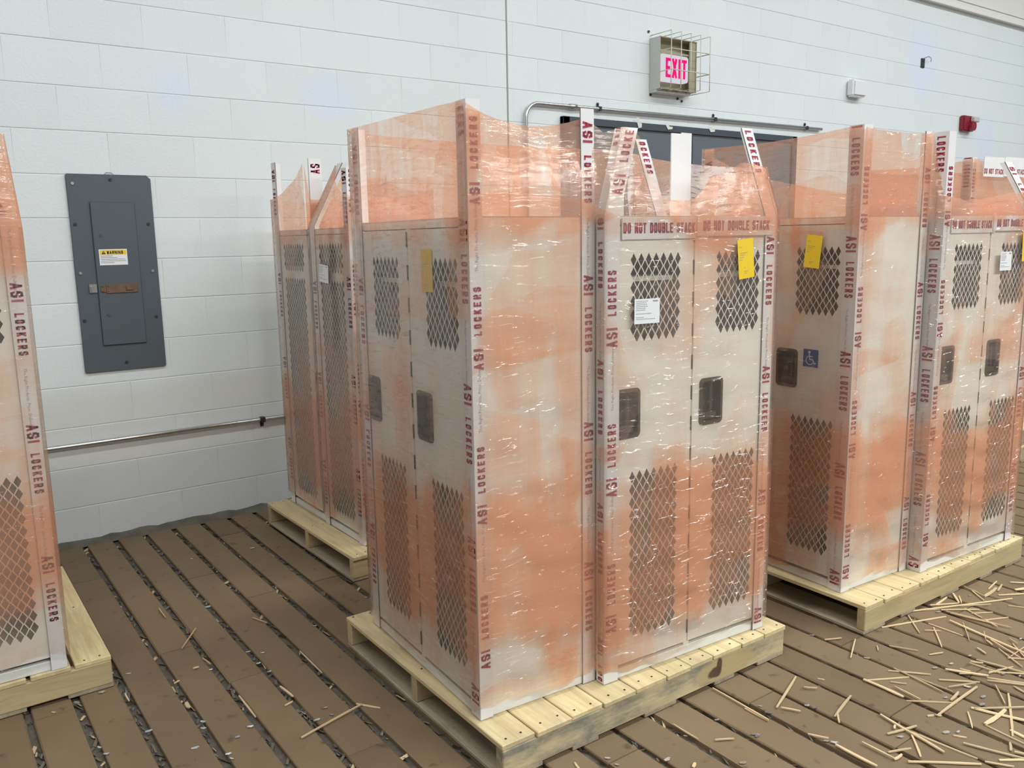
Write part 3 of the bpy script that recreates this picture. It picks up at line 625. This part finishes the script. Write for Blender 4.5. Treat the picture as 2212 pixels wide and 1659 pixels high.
def paper(par, name, x, z, w, h, mat, tilt=0, label=None, style='tag', y=-.0035):
    c, s = math.cos(tilt), math.sin(tilt)
    mb = MB(); f = lambda u, v: (x + u * c - v * s, y, z + u * s + v * c)
    q = [f(-w / 2, -h / 2), f(w / 2, -h / 2), f(w / 2, h / 2), f(-w / 2, h / 2)]; mb.poly(q); mb.poly([(a, y + .0008, b) for a, _, b in reversed(q)])
    for i in range(4):
        j = (i + 1) % 4; mb.poly([q[i], q[j], (q[j][0], y + .0008, q[j][2]), (q[i][0], y + .0008, q[i][2])])
    o = obj(name, mb.mesh(), par, mats=mat, label=label)
    mb = MB(); y2 = y - .0004; g = lambda u, v: (x + u * c - v * s, y2, z + u * s + v * c)
    def bar(u, v, l, t, m=0): mb.poly([g(u, v), g(u + l, v), g(u + l, v + t), g(u, v + t)], m)
    rnd = random.Random(int(abs(x) * 1e4) + 5)
    if style == 'tag':
        for v, l in ((.30, .25), (.15, .7), (.10, .55), (.04, .35), (-.02, .3), (-.22, .2), (-.32, .35), (-.37, .3)):
            u = -w * .38 if v > -.1 else -w * .15
            for k in range(max(1, int(l * 9))): bar(u + k * w * .085, v * h, w * .06, h * .014)
    else:
        for i, l in enumerate((.45, .36, .40, .42, .36, .34, 0, .55, 0, .3, .75)):
            if l:
                k = 0; u = -w * .44
                while u < -w * .44 + l * w: wl = w * rnd.uniform(.03, .08); bar(u, h * (.40 - i * .072), wl, h * .022); u += wl + w * .014
        bar(w * .22, h * .38, w * .2, h * .05)
    obj('printed_lines', mb.mesh(), o, mats='greyink')
    return o

# ================================================================== CORNER BOARDS
def board(O, rz, corner, f1, f2, w1, w2, zb, path, label, t1=(), t2=(), thick=.0045, group=None):
    """L section: corner (load coords), flange dirs f1,f2 (unit 2-D), path = [(dx,dy,z)...] above zb; t1/t2 = heights where the print starts (t1 reads down, t2 up)"""
    c, s = math.cos(rz), math.sin(rz)
    loc = (O[0] + corner[0] * c - corner[1] * s, O[1] + corner[0] * s + corner[1] * c, zb)
    pts = [Vector((0, 0, 0))] + [Vector((p[0], p[1], p[2] - zb)) for p in path]
    F1, F2 = Vector((*f1, 0)), Vector((*f2, 0))
    prof = [F1 * w1, Vector((0, 0, 0)), F2 * w2, F2 * w2 + F1 * thick, F1 * thick + F2 * thick, F1 * w1 + F2 * thick]
    mb = MB(); k = 6
    for p in pts: mb.v += [tuple(p + q) for q in prof]
    for i in range(len(pts) - 1):
        for a in range(6):
            b = (a + 1) % 6; mb.f.append((i * k + a, i * k + b, (i + 1) * k + b, (i + 1) * k + a)); mb.m.append(1 if a in (2, 5) else 0)
    e = (len(pts) - 1) * k
    for base in (0, e):
        mb.f += [(base + 0, base + 1, base + 4, base + 5), (base + 1, base + 2, base + 3, base + 4)]; mb.m += [1, 1]
    o = obj('corner_board', mb.mesh(), loc=loc, rz=rz, mats=['board', 'core'], label=label, cat='corner board', group=group)
    tx = MB()
    def at(z):      # point and direction on the path at height z
        for a, b in zip(pts[:-1], pts[1:]):
            if a.z - 1e-6 <= z <= b.z + 1e-6: return a + (b - a) * ((z - a.z) / (b.z - a.z)), (b - a).normalized()
        return None
    for (F, w, n, starts, down) in ((F1, w1, -F2, t1, True), (F2, w2, -F1, t2, False)):
        for z in starts:
            z -= zb
            for word, off, hh, cw, gp, sw in (('ASI', 0, .72, .0190, .0062, .0068), ('LOCKERS', .092, .56, .0122, .0074, .0052), ('~', .262, 0, 0, 0, 0)):
                cap = hh * w
                if word == '~':
                    zz = z - off if down else z + off; p = at(zz); q = at(zz - .2 if down else zz + .2)
                    if not p or not q or (p[1] - q[1]).length > 1e-3: continue
                    d = -p[1] if down else p[1]; ay = n.cross(d); base = p[0] + F * (w * .62) + n * .0008
                    put_text(tx, SLOGAN, base, d, -F if (-F).dot(ay) > 0 else F, 1); continue
                x = 0
                for ch in word:      # letter by letter so the print follows the fold
                    zz = (z - off - x) if down else (z + off + x); p = at(zz); q = at(zz - cw if down else zz + cw)
                    if p and q and (p[1] - q[1]).length < 1e-3:
                        d = -p[1] if down else p[1]; ay = n.cross(d)
                        inward = F
                        # caps point towards the fold line
                        base = p[0] + F * (w * .5 + cap / 2) + n * .0008
                        letters(tx, ch, base, d, -F, cap, cw, 0, sw, 0)
                    x += (cw if ch != 'I' else sw) + gp
    if tx.v: obj('printed_lettering', tx.mesh(), o, mats=['red', 'faint'], label='red ASI LOCKERS print')
    return o
# ================================================================== STRETCH FILM
def film(O, rz, corners, tops, sags, zb, label, nz=44, seed=1):
    """corners: list of height profiles [(z,x,y)...]; tops: film height at each corner; sags: (depth, exponent) of the upper edge between corners"""
    rnd = random.Random(seed)
    def cpos(prof, z):
        if z <= prof[0][0]: return Vector(prof[0][1:])
        for a, b in zip(prof[:-1], prof[1:]):
            if z <= b[0]: t = (z - a[0]) / (b[0] - a[0]); return Vector(a[1:]).lerp(Vector(b[1:]), t)
        return Vector(prof[-1][1:])
    def sag(sg, t, e):
        if not isinstance(sg, list): return sg[0] * (1 - e ** sg[1])
        for a, b in zip(sg[:-1], sg[1:]):
            if t <= b[0]:
                q = (t - a[0]) / (b[0] - a[0]); q = q * q * (3 - 2 * q); return a[1] + (b[1] - a[1]) * q
        return 0
    n = len(corners); cols = []; u = 0.0
    ph = [rnd.uniform(0, 6.28) for _ in range(8)]
    for i in range(n):
        j = (i + 1) % n; Lr = (cpos(corners[j], 1.0) - cpos(corners[i], 1.0)).length; m = max(2, int(Lr / .022))
        for k in range(m):
            t = k / m; e = abs(2 * t - 1); zt = tops[i] * (1 - t) + tops[j] * t - sag(sags[i], t, e) + .004 * math.sin(u * 41 + ph[0]) + .003 * math.sin(u * 97 + ph[1])
            cols.append((i, j, t, u + t * Lr, zt, zb + .012 * math.sin(u * 5 + t * 7 + ph[2]) + .006 * math.sin(t * 31 + ph[3])))
        u += Lr
    cols.append((n - 1, 0, 1.0, u, cols[0][4], cols[0][5]))
    V, UVs = [], []
    for (i, j, t, uu, zt, zbb) in cols:
        for k in range(nz + 1):
            v = k / nz; z = zbb + (zt - zbb) * v; a, b = cpos(corners[i], z), cpos(corners[j], z); p = a.lerp(b, t)
            d = (b - a); nrm = Vector((d.y, -d.x)).normalized() if d.length > 1e-6 else Vector((0, 0))
            env = min(1, 6 * t * (1 - t)) if 0 < t < 1 else 0
            ripple = .0022 * math.sin(z * 55 + uu * 9 + ph[4]) * env + .0015 * math.sin(z * 140 - uu * 14 + ph[5]) * env
            hollow = -.014 * max(0, min(1, (z - 1.56) / .1)) * 4 * t * (1 - t) if d.length > .2 else 0
            p = p + nrm * (.0035 + ripple + hollow + .001)
            V.append((p.x, p.y, z)); UVs.append((uu, z))
    F = []
    for a in range(len(cols) - 1):
        for k in range(nz): F.append((a * (nz + 1) + k, (a + 1) * (nz + 1) + k, (a + 1) * (nz + 1) + k + 1, a * (nz + 1) + k + 1))
    me = bpy.data.meshes.new('film'); me.from_pydata(V, [], F); uvl = me.uv_layers.new(name='UVMap')
    for l in me.loops: uvl.data[l.index].uv = UVs[l.vertex_index]
    for p in me.polygons: p.use_smooth = True
    return obj('stretch_film', me, loc=(O[0], O[1], 0), rz=rz, mats='film', label=label, cat='stretch film')

def place(O, rz, x, y, z=PH):
    c, s = math.cos(rz), math.sin(rz); return (O[0] + x * c - y * s, O[1] + x * s + y * c, z)
TOPB = 1.835
R90 = math.pi / 2
def header_board(O, rz, x0, x1, y, z, text, label, h=.060):
    loc = place(O, rz, x0, y, z); w = x1 - x0
    mb = MB(); mb.box((0, -.0045, 0), (w * .5, 0, h)); mb.box((w * .46, -.009, .006), (w, -.0045, h + .006)); b = obj('header_board', mb.mesh(), loc=loc, rz=rz, mats='board', label=label, cat='board')
    mb = MB(); adv = letters(MB(), text, (0, 0, 0), AX, AZ, .030, .0135, .003, .0048)
    letters(mb, text, (.004, -.0053, .017), AX, AZ, .030, .0135 * (w * .45) / adv, .003 * (w * .45) / adv, .0052); letters(mb, text, (w * .5, -.0098, .022), AX, AZ, .030, .0135 * (w * .47) / adv, .003 * (w * .47) / adv, .0052)
    obj('printed_lettering', mb.mesh(), b, mats='red', label='red DO NOT DOUBLE STACK print')
    return b
# ------------------------------------------------ centre load
O, rz = (1.230, -2.700), math.radians(-3.5)
_, dA = locker(place(O, rz, 0, .755), rz - R90, .755, .40, 'handle', 2, 'wrapped two-door locker on the centre pallet facing the electrical panel side')
_, dB = locker(place(O, rz, .415, -.040), rz, .700, .385, 'handle', 2, 'wrapped two-door locker facing the camera on the mould-stained pallet')
locker(place(O, rz, 1.115, .755), rz + math.pi, .700, .385, 'handle', 2, 'wrapped locker at the back of the centre pallet, facing the wall')
paper(dA[1][0], 'inspection_tag', .125, 1.280 - DOOR_Z, .070, .122, 'yellow', .02, 'yellow paper tag')
paper(dB[1][0], 'inspection_tag', .200, 1.292 - DOOR_Z, .070, .124, 'yellow', .10, 'yellow paper tag', y=-.0225)
paper(dB[0][0], 'shipping_label', .138, 1.150 - DOOR_Z, .097, .073, 'paper', -.01, 'white printed label', 'label', y=-.0225)
e = .0
board(O, rz, (-.005, -.005), (0, 1), (1, 0), .054, .042, PH + .001, [(0, 0, TOPB)], 'corner board on the nearest corner of the centre load', t1=(1.97, 1.535, 1.095, .66, .215), t2=(.27, .70, 1.135, 1.57))
board(O, rz, (.408, -.006), (-1, 0), (0, 1), .046, .046, PH + .001, [(0, 0, 1.55), (0, .004, TOPB)], 'straight corner board with bare white top between the two lockers of the centre load', t1=(1.80, 1.375, .945, .51))
board(O, rz, (.411, -.047), (0, 1), (1, 0), .036, .056, PH + .001, [(0, 0, 1.545), (.090, .030, 1.79)], 'corner board folded inward under film, right of the straight white-topped one', t1=(1.96, 1.56, 1.13, .695, .265), t2=(.28, .715, 1.165, 1.60))
board(O, rz, (1.121, -.047), (-1, 0), (0, 1), .048, .048, PH + .001, [(0, 0, 1.535), (-.075, .045, 1.815)], 'corner board folded inward at the right front corner of the centre load', t1=(1.90, 1.475, 1.05, .625, .195))
board(O, rz, (1.066, .405), (-1, 0), (0, 1), .050, .040, PH + H + .001, [(-.090, .02, 1.822)], 'short tilted corner board seen through the dip in the film of the centre load', t1=(1.925,))
board(O, rz, (-.005, .761), (0, -1), (1, 0), .050, .046, PH + .001, [(0, 0, TOPB + .01)], 'corner board at the shaded left back edge of the centre load', t1=(1.79, 1.36, .93, .5))
board(O, rz, (1.121, .761), (-1, 0), (0, -1), .050, .046, PH + .001, [(0, 0, 1.80)], 'corner board at the hidden back right corner of the centre load')
lo = (2.236, -2.500, PH + H + .001)
mb = MB(); mb.box((-.049, 0, 0), (.0, .0045, .283)); mb.box((0, .0, 0), (.049, .0045, .287)); obj('backing_board', mb.mesh(), loc=lo, rz=0.0, mats='board', label='blank white upright board standing in the film dip of the centre load', cat='board')
header_board(O, rz, .475, 1.105, -.043, 1.474, 'DO NOT DOUBLE STACK', 'white board with red lettering across the top of the camera-facing centre locker')
E_ = .012
film(O, rz, [[(0, -E_, -E_), (2, -E_, -E_)], [(0, .404, -E_), (1.66, .404, -E_), (1.70, .385, .012), (2, .385, .012)],
             [(0, .409, -.052), (1.55, .409, -.052), (1.80, .497, -.024)], [(0, 1.127, -.054), (1.545, 1.127, -.054), (1.82, 1.052, -.008)],
             [(0, 1.127, .768), (2, 1.125, .768)], [(0, -E_, .768), (2, -E_, .768)]],
     [1.825, 1.815, 1.790, 1.695, 1.83, 1.84], [(.038, 2), (.03, 2), [(0, 0), (.11, .005), (.19, .09), (.32, .17), (.44, .16), (.66, .06), (.86, .0), (1, 0)], (.02, 2), (.012, 2), (-.004, 2)], .150, 'orange tinted stretch film around the centre load of lockers', seed=2)
# ------------------------------------------------ right load
O, rz = (2.820, -2.814), math.radians(-3.2)
_, dA = locker(place(O, rz, 0, .755), rz - R90, .755, .405, 'handle', 2, 'wrapped locker with a blue wheelchair sign on its door')
_, dB = locker(place(O, rz, .430, -.055), rz, .685, .385, 'handle', 2, 'wrapped two-door locker facing the camera beside the splinter heap')
paper(dA[1][0], 'inspection_tag', .198, 1.300 - DOOR_Z, .070, .122, 'yellow', -.10, 'yellow paper tag', y=-.0225)
sg = MB(); sg.box((-.034, -.0026, -.034), (.034, -.0014, .034)); ada = obj('wheelchair_sign', sg.mesh(), dA[1][0], (.192, 0, .888 - DOOR_Z + .005), mats='blue', label='blue sign with a white wheelchair figure')
mb = MB(); y = -.0031
def stroke(pts, w):
    for a, b in zip(pts[:-1], pts[1:]):
        d = math.hypot(b[0] - a[0], b[1] - a[1]); tx, tz = (b[0] - a[0]) / d * w / 2, (b[1] - a[1]) / d * w / 2
        mb.poly([(a[0] - tx + tz, y, a[1] - tz - tx), (b[0] + tx + tz, y, b[1] + tz - tx), (b[0] + tx - tz, y, b[1] + tz + tx), (a[0] - tx - tz, y, a[1] - tz + tx)])
mb.poly([(-.006 + .0055 * math.cos(i * .63), y, .023 + .0055 * math.sin(i * .63)) for i in range(10)])
stroke([(-.006, .017), (-.004, -.004), (.010, -.004), (.017, -.020), (.024, -.018)], .0045); stroke([(-.005, .007), (.008, .007)], .0035)
stroke([(-.003 + .017 * math.cos(a), -.008 + .017 * math.sin(a)) for a in [math.radians(120 + i * 20) for i in range(11)]], .0035)
obj('wheelchair_figure', mb.mesh(), ada, mats='paper', label='white wheelchair figure')
paper(dB[1][0], 'shipping_label', .085, 1.243 - DOOR_Z, .085, .076, 'paper', 0, 'white printed label', 'label', y=-.0225)
paper(dB[1][0], 'inspection_tag', .240, 1.300 - DOOR_Z, .070, .122, 'yellow', .05, 'yellow paper tag', y=-.0225)
board(O, rz, (-.005, -.005), (0, 1), (1, 0), .060, .050, PH + .001, [(0, 0, 1.858)], 'tall straight corner board on the near corner of the load with the wheelchair sign', t1=(1.905, 1.47, 1.05, .625, .2), t2=(.165, .645, 1.065, 1.49))
board(O, rz, (.413, -.006), (-1, 0), (0, 1), .046, .046, PH + .001, [(0, 0, 1.852)], 'corner board in the narrow gap between the two lockers of the right load', t1=(1.72, 1.29, .86, .43))
board(O, rz, (.426, -.061), (0, 1), (1, 0), .060, .046, PH + .001, [(0, 0, 1.850)], 'tall corner board with bare white top below the fire alarm', t1=(1.925, 1.47, 1.04, .615, .175), t2=(.22, .66, 1.075, 1.50))
board(O, rz, (1.121, -.061), (-1, 0), (0, 1), .050, .046, PH + .001, [(0, 0, 1.545), (-.13, .06, 1.76)], 'white corner board leaning left below the fire alarm, at the right load', t1=(1.765, 1.33, .9, .47))
board(O, rz, (-.005, .761), (0, -1), (1, 0), .050, .046, PH + .001, [(0, 0, 1.84)], 'corner board at the back left edge of the load with the wheelchair sign', t1=(1.79,))
header_board(O, rz, .480, 1.105, -.058, 1.474, 'DO NOT DOUBLE STACK', 'white board with red lettering across the locker beside the splinter heap')
film(O, rz, [[(0, -E_, -E_), (2, -E_, -E_)], [(0, .402, -E_), (2, .402, -E_)], [(0, .420, -.068), (1.58, .420, -.068), (1.66, .445, -.045)], [(0, 1.127, -.068), (1.545, 1.127, -.068), (1.80, .99, -.0)],
             [(0, 1.127, .41), (2, 1.12, .41)], [(0, .45, .768), (2, .45, .768)], [(0, -E_, .768), (2, -E_, .768)]],
     [1.852, 1.848, 1.625, 1.655, 1.62, 1.72, 1.84], [(.004, 2), (.04, 2), [(0, -.01), (.12, .02), (.3, .045), (.6, .055), (.8, .02), (1, 0)], (.02, 2), (.02, 2), (.03, 2), (.012, 2)], .150, 'orange tinted stretch film around the load with the wheelchair sign', seed=5)
# ------------------------------------------------ left load
O, rz = (-.395, -1.600), 0.0
locker(place(O, rz, .0, .0), rz, .706, .40, 'handle', 2, 'wrapped locker cut off by the left edge of the photo')
locker(place(O, rz, .706, .80), rz + math.pi, .706, .40, 'handle', 2, 'wrapped locker behind the one cut off at the left edge')
board(O, rz, (.715, -.008), (-1, 0), (0, 1), .046, .046, PH + .001, [(0, 0, 1.545), (-.105, .035, 1.80)], 'corner board folded inward at the left edge of the photo', t1=(1.80, 1.375, .935, .505))
film(O, rz, [[(0, -.1, -E_ - .004), (2, -.1, -E_ - .004)], [(0, .722, -E_ - .004), (1.54, .722, -E_ - .004), (1.84, .700, -.004)], [(0, .722, .815), (2, .722, .815)], [(0, -.1, .815), (2, -.1, .815)]],
     [1.80, 1.815, 1.79, 1.78], [(.03, 2), (.06, 2), (.02, 2), (.02, 2)], .17, 'orange tinted stretch film around the load at the left edge', seed=9)
# ------------------------------------------------ back load by the wall
O, rz = (1.600, -1.195), 0.0
l1, d1 = locker(place(O, rz, 0, .415), rz - R90, .415, .40, 'mesh', 1, 'narrow mesh-door locker nearer the camera on the pallet by the wall')
l2, d2 = locker(place(O, rz, 0, .855), rz - R90, .425, .40, 'mesh', 1, 'narrow mesh-door locker nearer the wall on the pallet by the wall')
paper(d1[0][0], 'shipping_label', .165, 1.225 - DOOR_Z, .100, .080, 'paper', -.08, 'white printed label', 'label', y=-.0225)
board(O, rz, (-.005, -.004), (0, 1), (1, 0), .050, .046, PH + .001, [(0, 0, 1.79)], 'corner board nearest the centre load on the pallet by the wall', t1=(1.78, 1.33, .9, .47), t2=(.3, .73, 1.16, 1.6))
board(O, rz, (-.005, .417), (0, -1), (1, 0), .050, .046, PH + .001, [(0, 0, 1.555), (.11, -.10, 1.835)], 'corner board bent inward between the two narrow mesh lockers', t1=(1.30, .87, .44))
board(O, rz, (.02, .446), (0, 1), (1, 0), .012, .062, PH + H, [(0, 0, 1.865)], 'white upright board lettered ASI standing behind the bent one', t2=(1.797,))
board(O, rz, (-.005, .861), (0, -1), (1, 0), .050, .046, PH + .001, [(0, 0, 1.875)], 'corner board closest to the wall, its white top bare', t1=(1.84, 1.33, .9, .47))
film(O, rz, [[(0, -E_, -E_), (2, -E_, -E_)], [(0, .41, -E_), (2, .41, -E_)], [(0, .41, .419), (1.56, .41, .419), (1.84, .30, .32)], [(0, -E_, .419), (1.55, -E_, .419), (1.84, .105, .315)]],
     [1.68, 1.70, 1.78, 1.830], [(.02, 2), (.03, 2), (.03, 2), (.03, 2)], .17, 'orange stretch film around the nearer narrow mesh locker by the wall', seed=12, nz=34)
film(O, rz, [[(0, -E_, .432), (2, -E_, .432)], [(0, .41, .432), (2, .41, .432)], [(0, .41, .870), (2, .41, .870)], [(0, -E_, .870), (2, -E_, .870)]],
     [1.845, 1.80, 1.72, 1.70], [[(0, 0), (.05, .16), (1, .12)], (.03, 2), (.03, 2), (.02, 2)], .17, 'pale orange stretch film around the narrow mesh locker closest to the wall', seed=17, nz=34)
# ------------------------------------------------ far right load on stacked pallets
O, rz = (5.25, -2.00), math.radians(-2); zb = PH * 2
def up(p): return (p[0], p[1], zb)
locker(up(place(O, rz, 0, .755)), rz - R90, .755, .40, 'handle', 2, 'locker on the two stacked pallets far right')
board(O, rz, (-.005, -.005), (0, 1), (1, 0), .060, .046, zb + .001, [(0, 0, 1.91)], 'orange covered corner board of the far right load', t1=(1.96, 1.53, 1.1, .7), t2=(.4, .8, 1.2, 1.62))
header_board(O, rz, .07, .57, -.03, 1.80, 'DO NOT STACK', 'white board with red blocks of lettering topping the far right load', h=.115)
film(O, rz, [[(0, -E_, -E_), (2.2, -E_, -E_)], [(0, .80, -E_), (2.2, .80, -E_)], [(0, .80, .768), (2.2, .80, .768)], [(0, -E_, .768), (2.2, -E_, .768)]],
     [1.905, 1.90, 1.90, 1.90], [(.03, 2), (.03, 2), (.03, 2), (.02, 2)], .28, 'orange stretch film around the far right load', seed=21, nz=30)

# ================================================================== LOOSE SPLINTERS AND CHIPS
SPL = [(2.89,-2.95,3.17,-3.05,8),(3.10,-2.94,3.54,-3.13,8),(3.21,-3.01,3.33,-3.10,6),(3.21,-3.03,3.26,-3.25,6),(3.14,-3.08,3.09,-3.37,11),(3.06,-3.04,3.06,-3.17,5),(3.04,-3.07,2.91,-3.17,7),(2.63,-2.88,2.69,-2.91,6),(2.63,-3.15,2.61,-3.33,6),(2.76,-3.26,2.83,-3.37,11),(2.82,-3.37,2.90,-3.49,10),(2.68,-3.28,2.77,-3.37,6),(2.80,-3.38,2.88,-3.49,6),(2.73,-3.38,2.46,-3.39,9),(2.48,-3.13,2.48,-3.27,14),(2.48,-3.13,2.62,-3.21,6),(2.54,-3.19,2.57,-3.23,5),(2.32,-2.98,2.11,-3.06,8),(2.12,-3.07,2.15,-3.12,6),(2.28,-3.04,2.31,-3.07,5),(2.37,-3.03,2.38,-3.05,6),(2.36,-3.16,2.21,-3.20,9),(2.24,-3.19,2.19,-3.23,8),(2.33,-3.28,2.31,-3.38,8),(2.31,-3.38,2.29,-3.50,12),(2.32,-3.39,2.34,-3.57,8),(2.31,-3.39,2.22,-3.47,8),(2.25,-3.35,2.36,-3.38,9),(2.31,-3.34,2.29,-3.35,8),(2.15,-3.33,2.15,-3.43,6),(2.17,-3.40,2.24,-3.43,8),(2.15,-3.43,2.19,-3.43,9),(2.17,-3.46,2.32,-3.59,9),(2.08,-3.29,2.08,-3.42,12),(2.06,-3.21,2.09,-3.26,6),(2.03,-3.00,2.03,-3.09,7),(2.77,-3.46,2.53,-3.58,9),(2.59,-3.43,2.66,-3.59,13),(2.66,-3.50,2.53,-3.50,16),(2.59,-3.44,2.75,-3.55,7),(2.53,-3.50,2.52,-3.62,7),(2.56,-3.56,2.55,-3.63,12),(2.49,-3.59,2.45,-3.61,9),(2.38,-3.51,2.44,-3.65,8),(2.45,-3.62,2.47,-3.67,12),(2.40,-3.47,2.42,-3.50,6),(2.83,-3.45,2.81,-3.52,9),(3.01,-3.35,3.05,-3.39,5),(3.00,-3.25,2.98,-3.29,9),(3.10,-3.25,3.04,-3.38,5),(3.46,-3.15,3.51,-3.23,8),(3.53,-3.08,3.67,-3.16,9),(3.50,-2.98,3.43,-3.07,6),(3.40,-2.96,3.33,-3.02,10),(3.39,-2.99,3.33,-3.03,6),(3.25,-2.97,3.35,-2.96,9),(3.60,-3.04,3.47,-3.05,16),(3.65,-3.04,3.57,-3.06,9),(3.70,-3.05,3.77,-3.12,7),(3.63,-3.10,3.73,-3.14,16),(3.24,-3.15,3.35,-3.20,6),(3.22,-2.96,3.33,-3.02,7),(2.85,-3.36,2.96,-3.39,5),(2.58,-3.37,2.65,-3.36,10),(2.80,-3.29,2.81,-3.32,5),(2.44,-3.37,2.46,-3.38,7),(2.38,-3.61,2.46,-3.67,9),(2.34,-3.59,2.38,-3.65,6),(2.04,-2.86,2.03,-3.09,6),(1.78,-2.93,1.78,-3.03,6),(1.42,-2.89,1.41,-2.93,9),(1.67,-3.11,1.69,-3.10,10),(1.82,-3.06,1.87,-3.09,7),(0.80,-1.34,0.71,-1.48,5),(0.84,-2.30,1.07,-2.24,8),(1.06,-2.22,1.11,-2.29,6),(1.01,-1.38,1.04,-1.46,5),(0.77,-1.94,0.77,-2.10,6),(0.70,-1.66,0.72,-1.66,9),(0.73,-1.06,0.73,-1.17,5),(0.62,-1.72,0.64,-1.71,6),(0.87,-2.09,0.90,-2.08,6),(0.47,-1.69,0.47,-1.75,6),(1.05,-1.77,1.05,-1.97,5),(0.90,-1.97,0.91,-2.06,9),(0.62,-1.87,0.62,-1.91,22),(0.75,-1.60,0.76,-1.66,5)]
CHP = [(0.51,-1.55),(0.41,-1.63),(0.33,-1.65),(0.26,-1.67),(0.90,-1.65),(0.94,-1.69),(0.75,-1.70),(0.63,-2.02),(0.62,-2.06),(0.48,-1.97),(0.34,-1.97),(0.35,-2.02),(0.64,-2.24),(0.64,-2.27),(0.69,-2.17),(0.57,-2.15),(0.74,-2.14),(1.18,-1.60),(0.90,-1.76),(0.91,-1.84),(0.92,-2.23),(2.63,-2.83),(2.63,-3.05),(2.20,-3.11),(2.08,-3.02),(2.07,-3.06),(2.09,-3.28),(2.08,-3.26),(2.27,-3.38),(2.64,-3.27),(2.65,-3.32),(2.59,-3.35),(2.64,-3.38),(2.71,-3.36),(2.69,-3.42),(2.64,-3.44),(2.47,-3.39),(2.91,-3.37),(2.89,-3.39),(2.92,-3.43),(2.75,-3.23),(2.82,-3.25),(2.93,-3.26),(3.20,-3.31),(3.19,-3.01),(3.44,-3.01),(2.43,-3.63),(2.40,-3.45),(2.43,-3.47),(1.94,-3.11),(1.51,-2.93),(1.51,-2.97),(1.80,-3.18),(1.91,-2.99),(1.94,-3.12),(1.77,-2.99),(1.64,-3.04),(2.21,-3.13),(1.46,-1.48),(1.00,-0.56),(1.28,-0.60),(0.97,-2.18),(0.97,-2.23)]
rs = random.Random(4)
for _ in range(46):
    x, y = rs.gauss(3.05, .42), rs.uniform(-3.45, -3.0)
    if x < 2.3: continue
    a = rs.uniform(0, 6.28); l = rs.uniform(.03, .16); SPL.append((x, y, x + l * math.cos(a), y + l * math.sin(a), rs.choice([4, 5, 6, 7])))
smesh = []
for v in range(6):
    r = random.Random(v); mb = MB(); n = 4; prev = None; b = r.uniform(-.10, .10)
    for i in range(n + 1):
        t = i / n; w = .5 * (1 - .35 * abs(2 * t - 1) ** 4) * r.uniform(.85, 1.1); off = b * 4 * t * (1 - t) * 2
        row = [(t, off - w, 0), (t, off + w, 0), (t, off + w * .7, 1), (t, off - w * .8, .9)]
        if prev:
            for q in range(4): mb.poly([prev[q], row[q], row[(q + 1) % 4], prev[(q + 1) % 4]])
        else: mb.poly(row)
        prev = row
    mb.poly(prev[::-1]); me = mb.mesh(); me.materials.append(MAT['splinter']); smesh.append(me)
def zone(x, y, l, w):
    ln = 'long' if l > .20 else ('hand-length' if l > .10 else 'short'); th = 'thick' if w >= 9 else 'thin'
    if x < 1.3: z = 'in the left aisle ' + ('near the left pallet' if x < .78 else 'toward the centre pallet')
    elif x < 2.44: z = ('close before' if y > -3.12 else 'well out before') + ' the centre pallet'
    else: z = ('close before' if y > -3.15 else ('midway out before' if y > -3.38 else 'farthest out before')) + (' the far half of' if x > 3.1 else '') + ' the right pallet'
    lb = f'{ln} {th} splinter lying {z}'
    return lb, lb.replace('splinter', 'splinters')
for i, (x0, y0, x1, y1, w) in enumerate(SPL):
    l = math.hypot(x1 - x0, y1 - y0); lb, gp = zone((x0 + x1) / 2, (y0 + y1) / 2, l, w)
    o = obj('wood_splinter', smesh[i % 6], loc=(x0, y0, .0012 + (i % 5) * .0012), rz=math.atan2(y1 - y0, x1 - x0), label=lb, cat='splinter', group=gp)
    wd = min(w, 15) * .0010; o.scale = (l, wd, .0035)
cm = []
for v in range(5):
    r = random.Random(40 + v); mb = MB(); a = .5 + r.uniform(-.1, .1)
    pr = [(-.5, -.3 * a), (.1, -.5 * a), (.5, -.2 * a), (.42, .4 * a), (-.1, .55 * a), (-.5, .3 * a)]
    mb.prism(pr, 2, 0, .12); me = mb.mesh()
    for vt in me.vertices: vt.co.z += .28 * abs(vt.co.x) * (1 if v % 2 else .4)
    me.materials.append(MAT['chip']); cm.append(me)
def czone(x, y):
    if x < 1.3: z = 'in the left aisle ' + ('near the left pallet' if x < .6 else ('toward the wall' if y > -1.72 else 'toward the camera'))
    elif x < 2.44: z = ('close before' if y > -3.12 else 'well out before') + ' the centre pallet'
    else: z = ('close before' if y > -3.15 else ('midway out before' if y > -3.36 else 'farthest out before')) + ' the right pallet'
    lb = f'small shiny metal chip on the floor boards {z}'
    return lb, lb.replace('chip', 'chips')
for i, (x, y) in enumerate(CHP):
    lb, gp = czone(x, y); o = obj('metal_chip', cm[i % 5], loc=(x, y, .0015), rz=rs.uniform(-.6, .6) - .5, label=lb, cat='chip', group=gp); s = rs.uniform(.012, .024); o.scale = (s, s, s * .7)
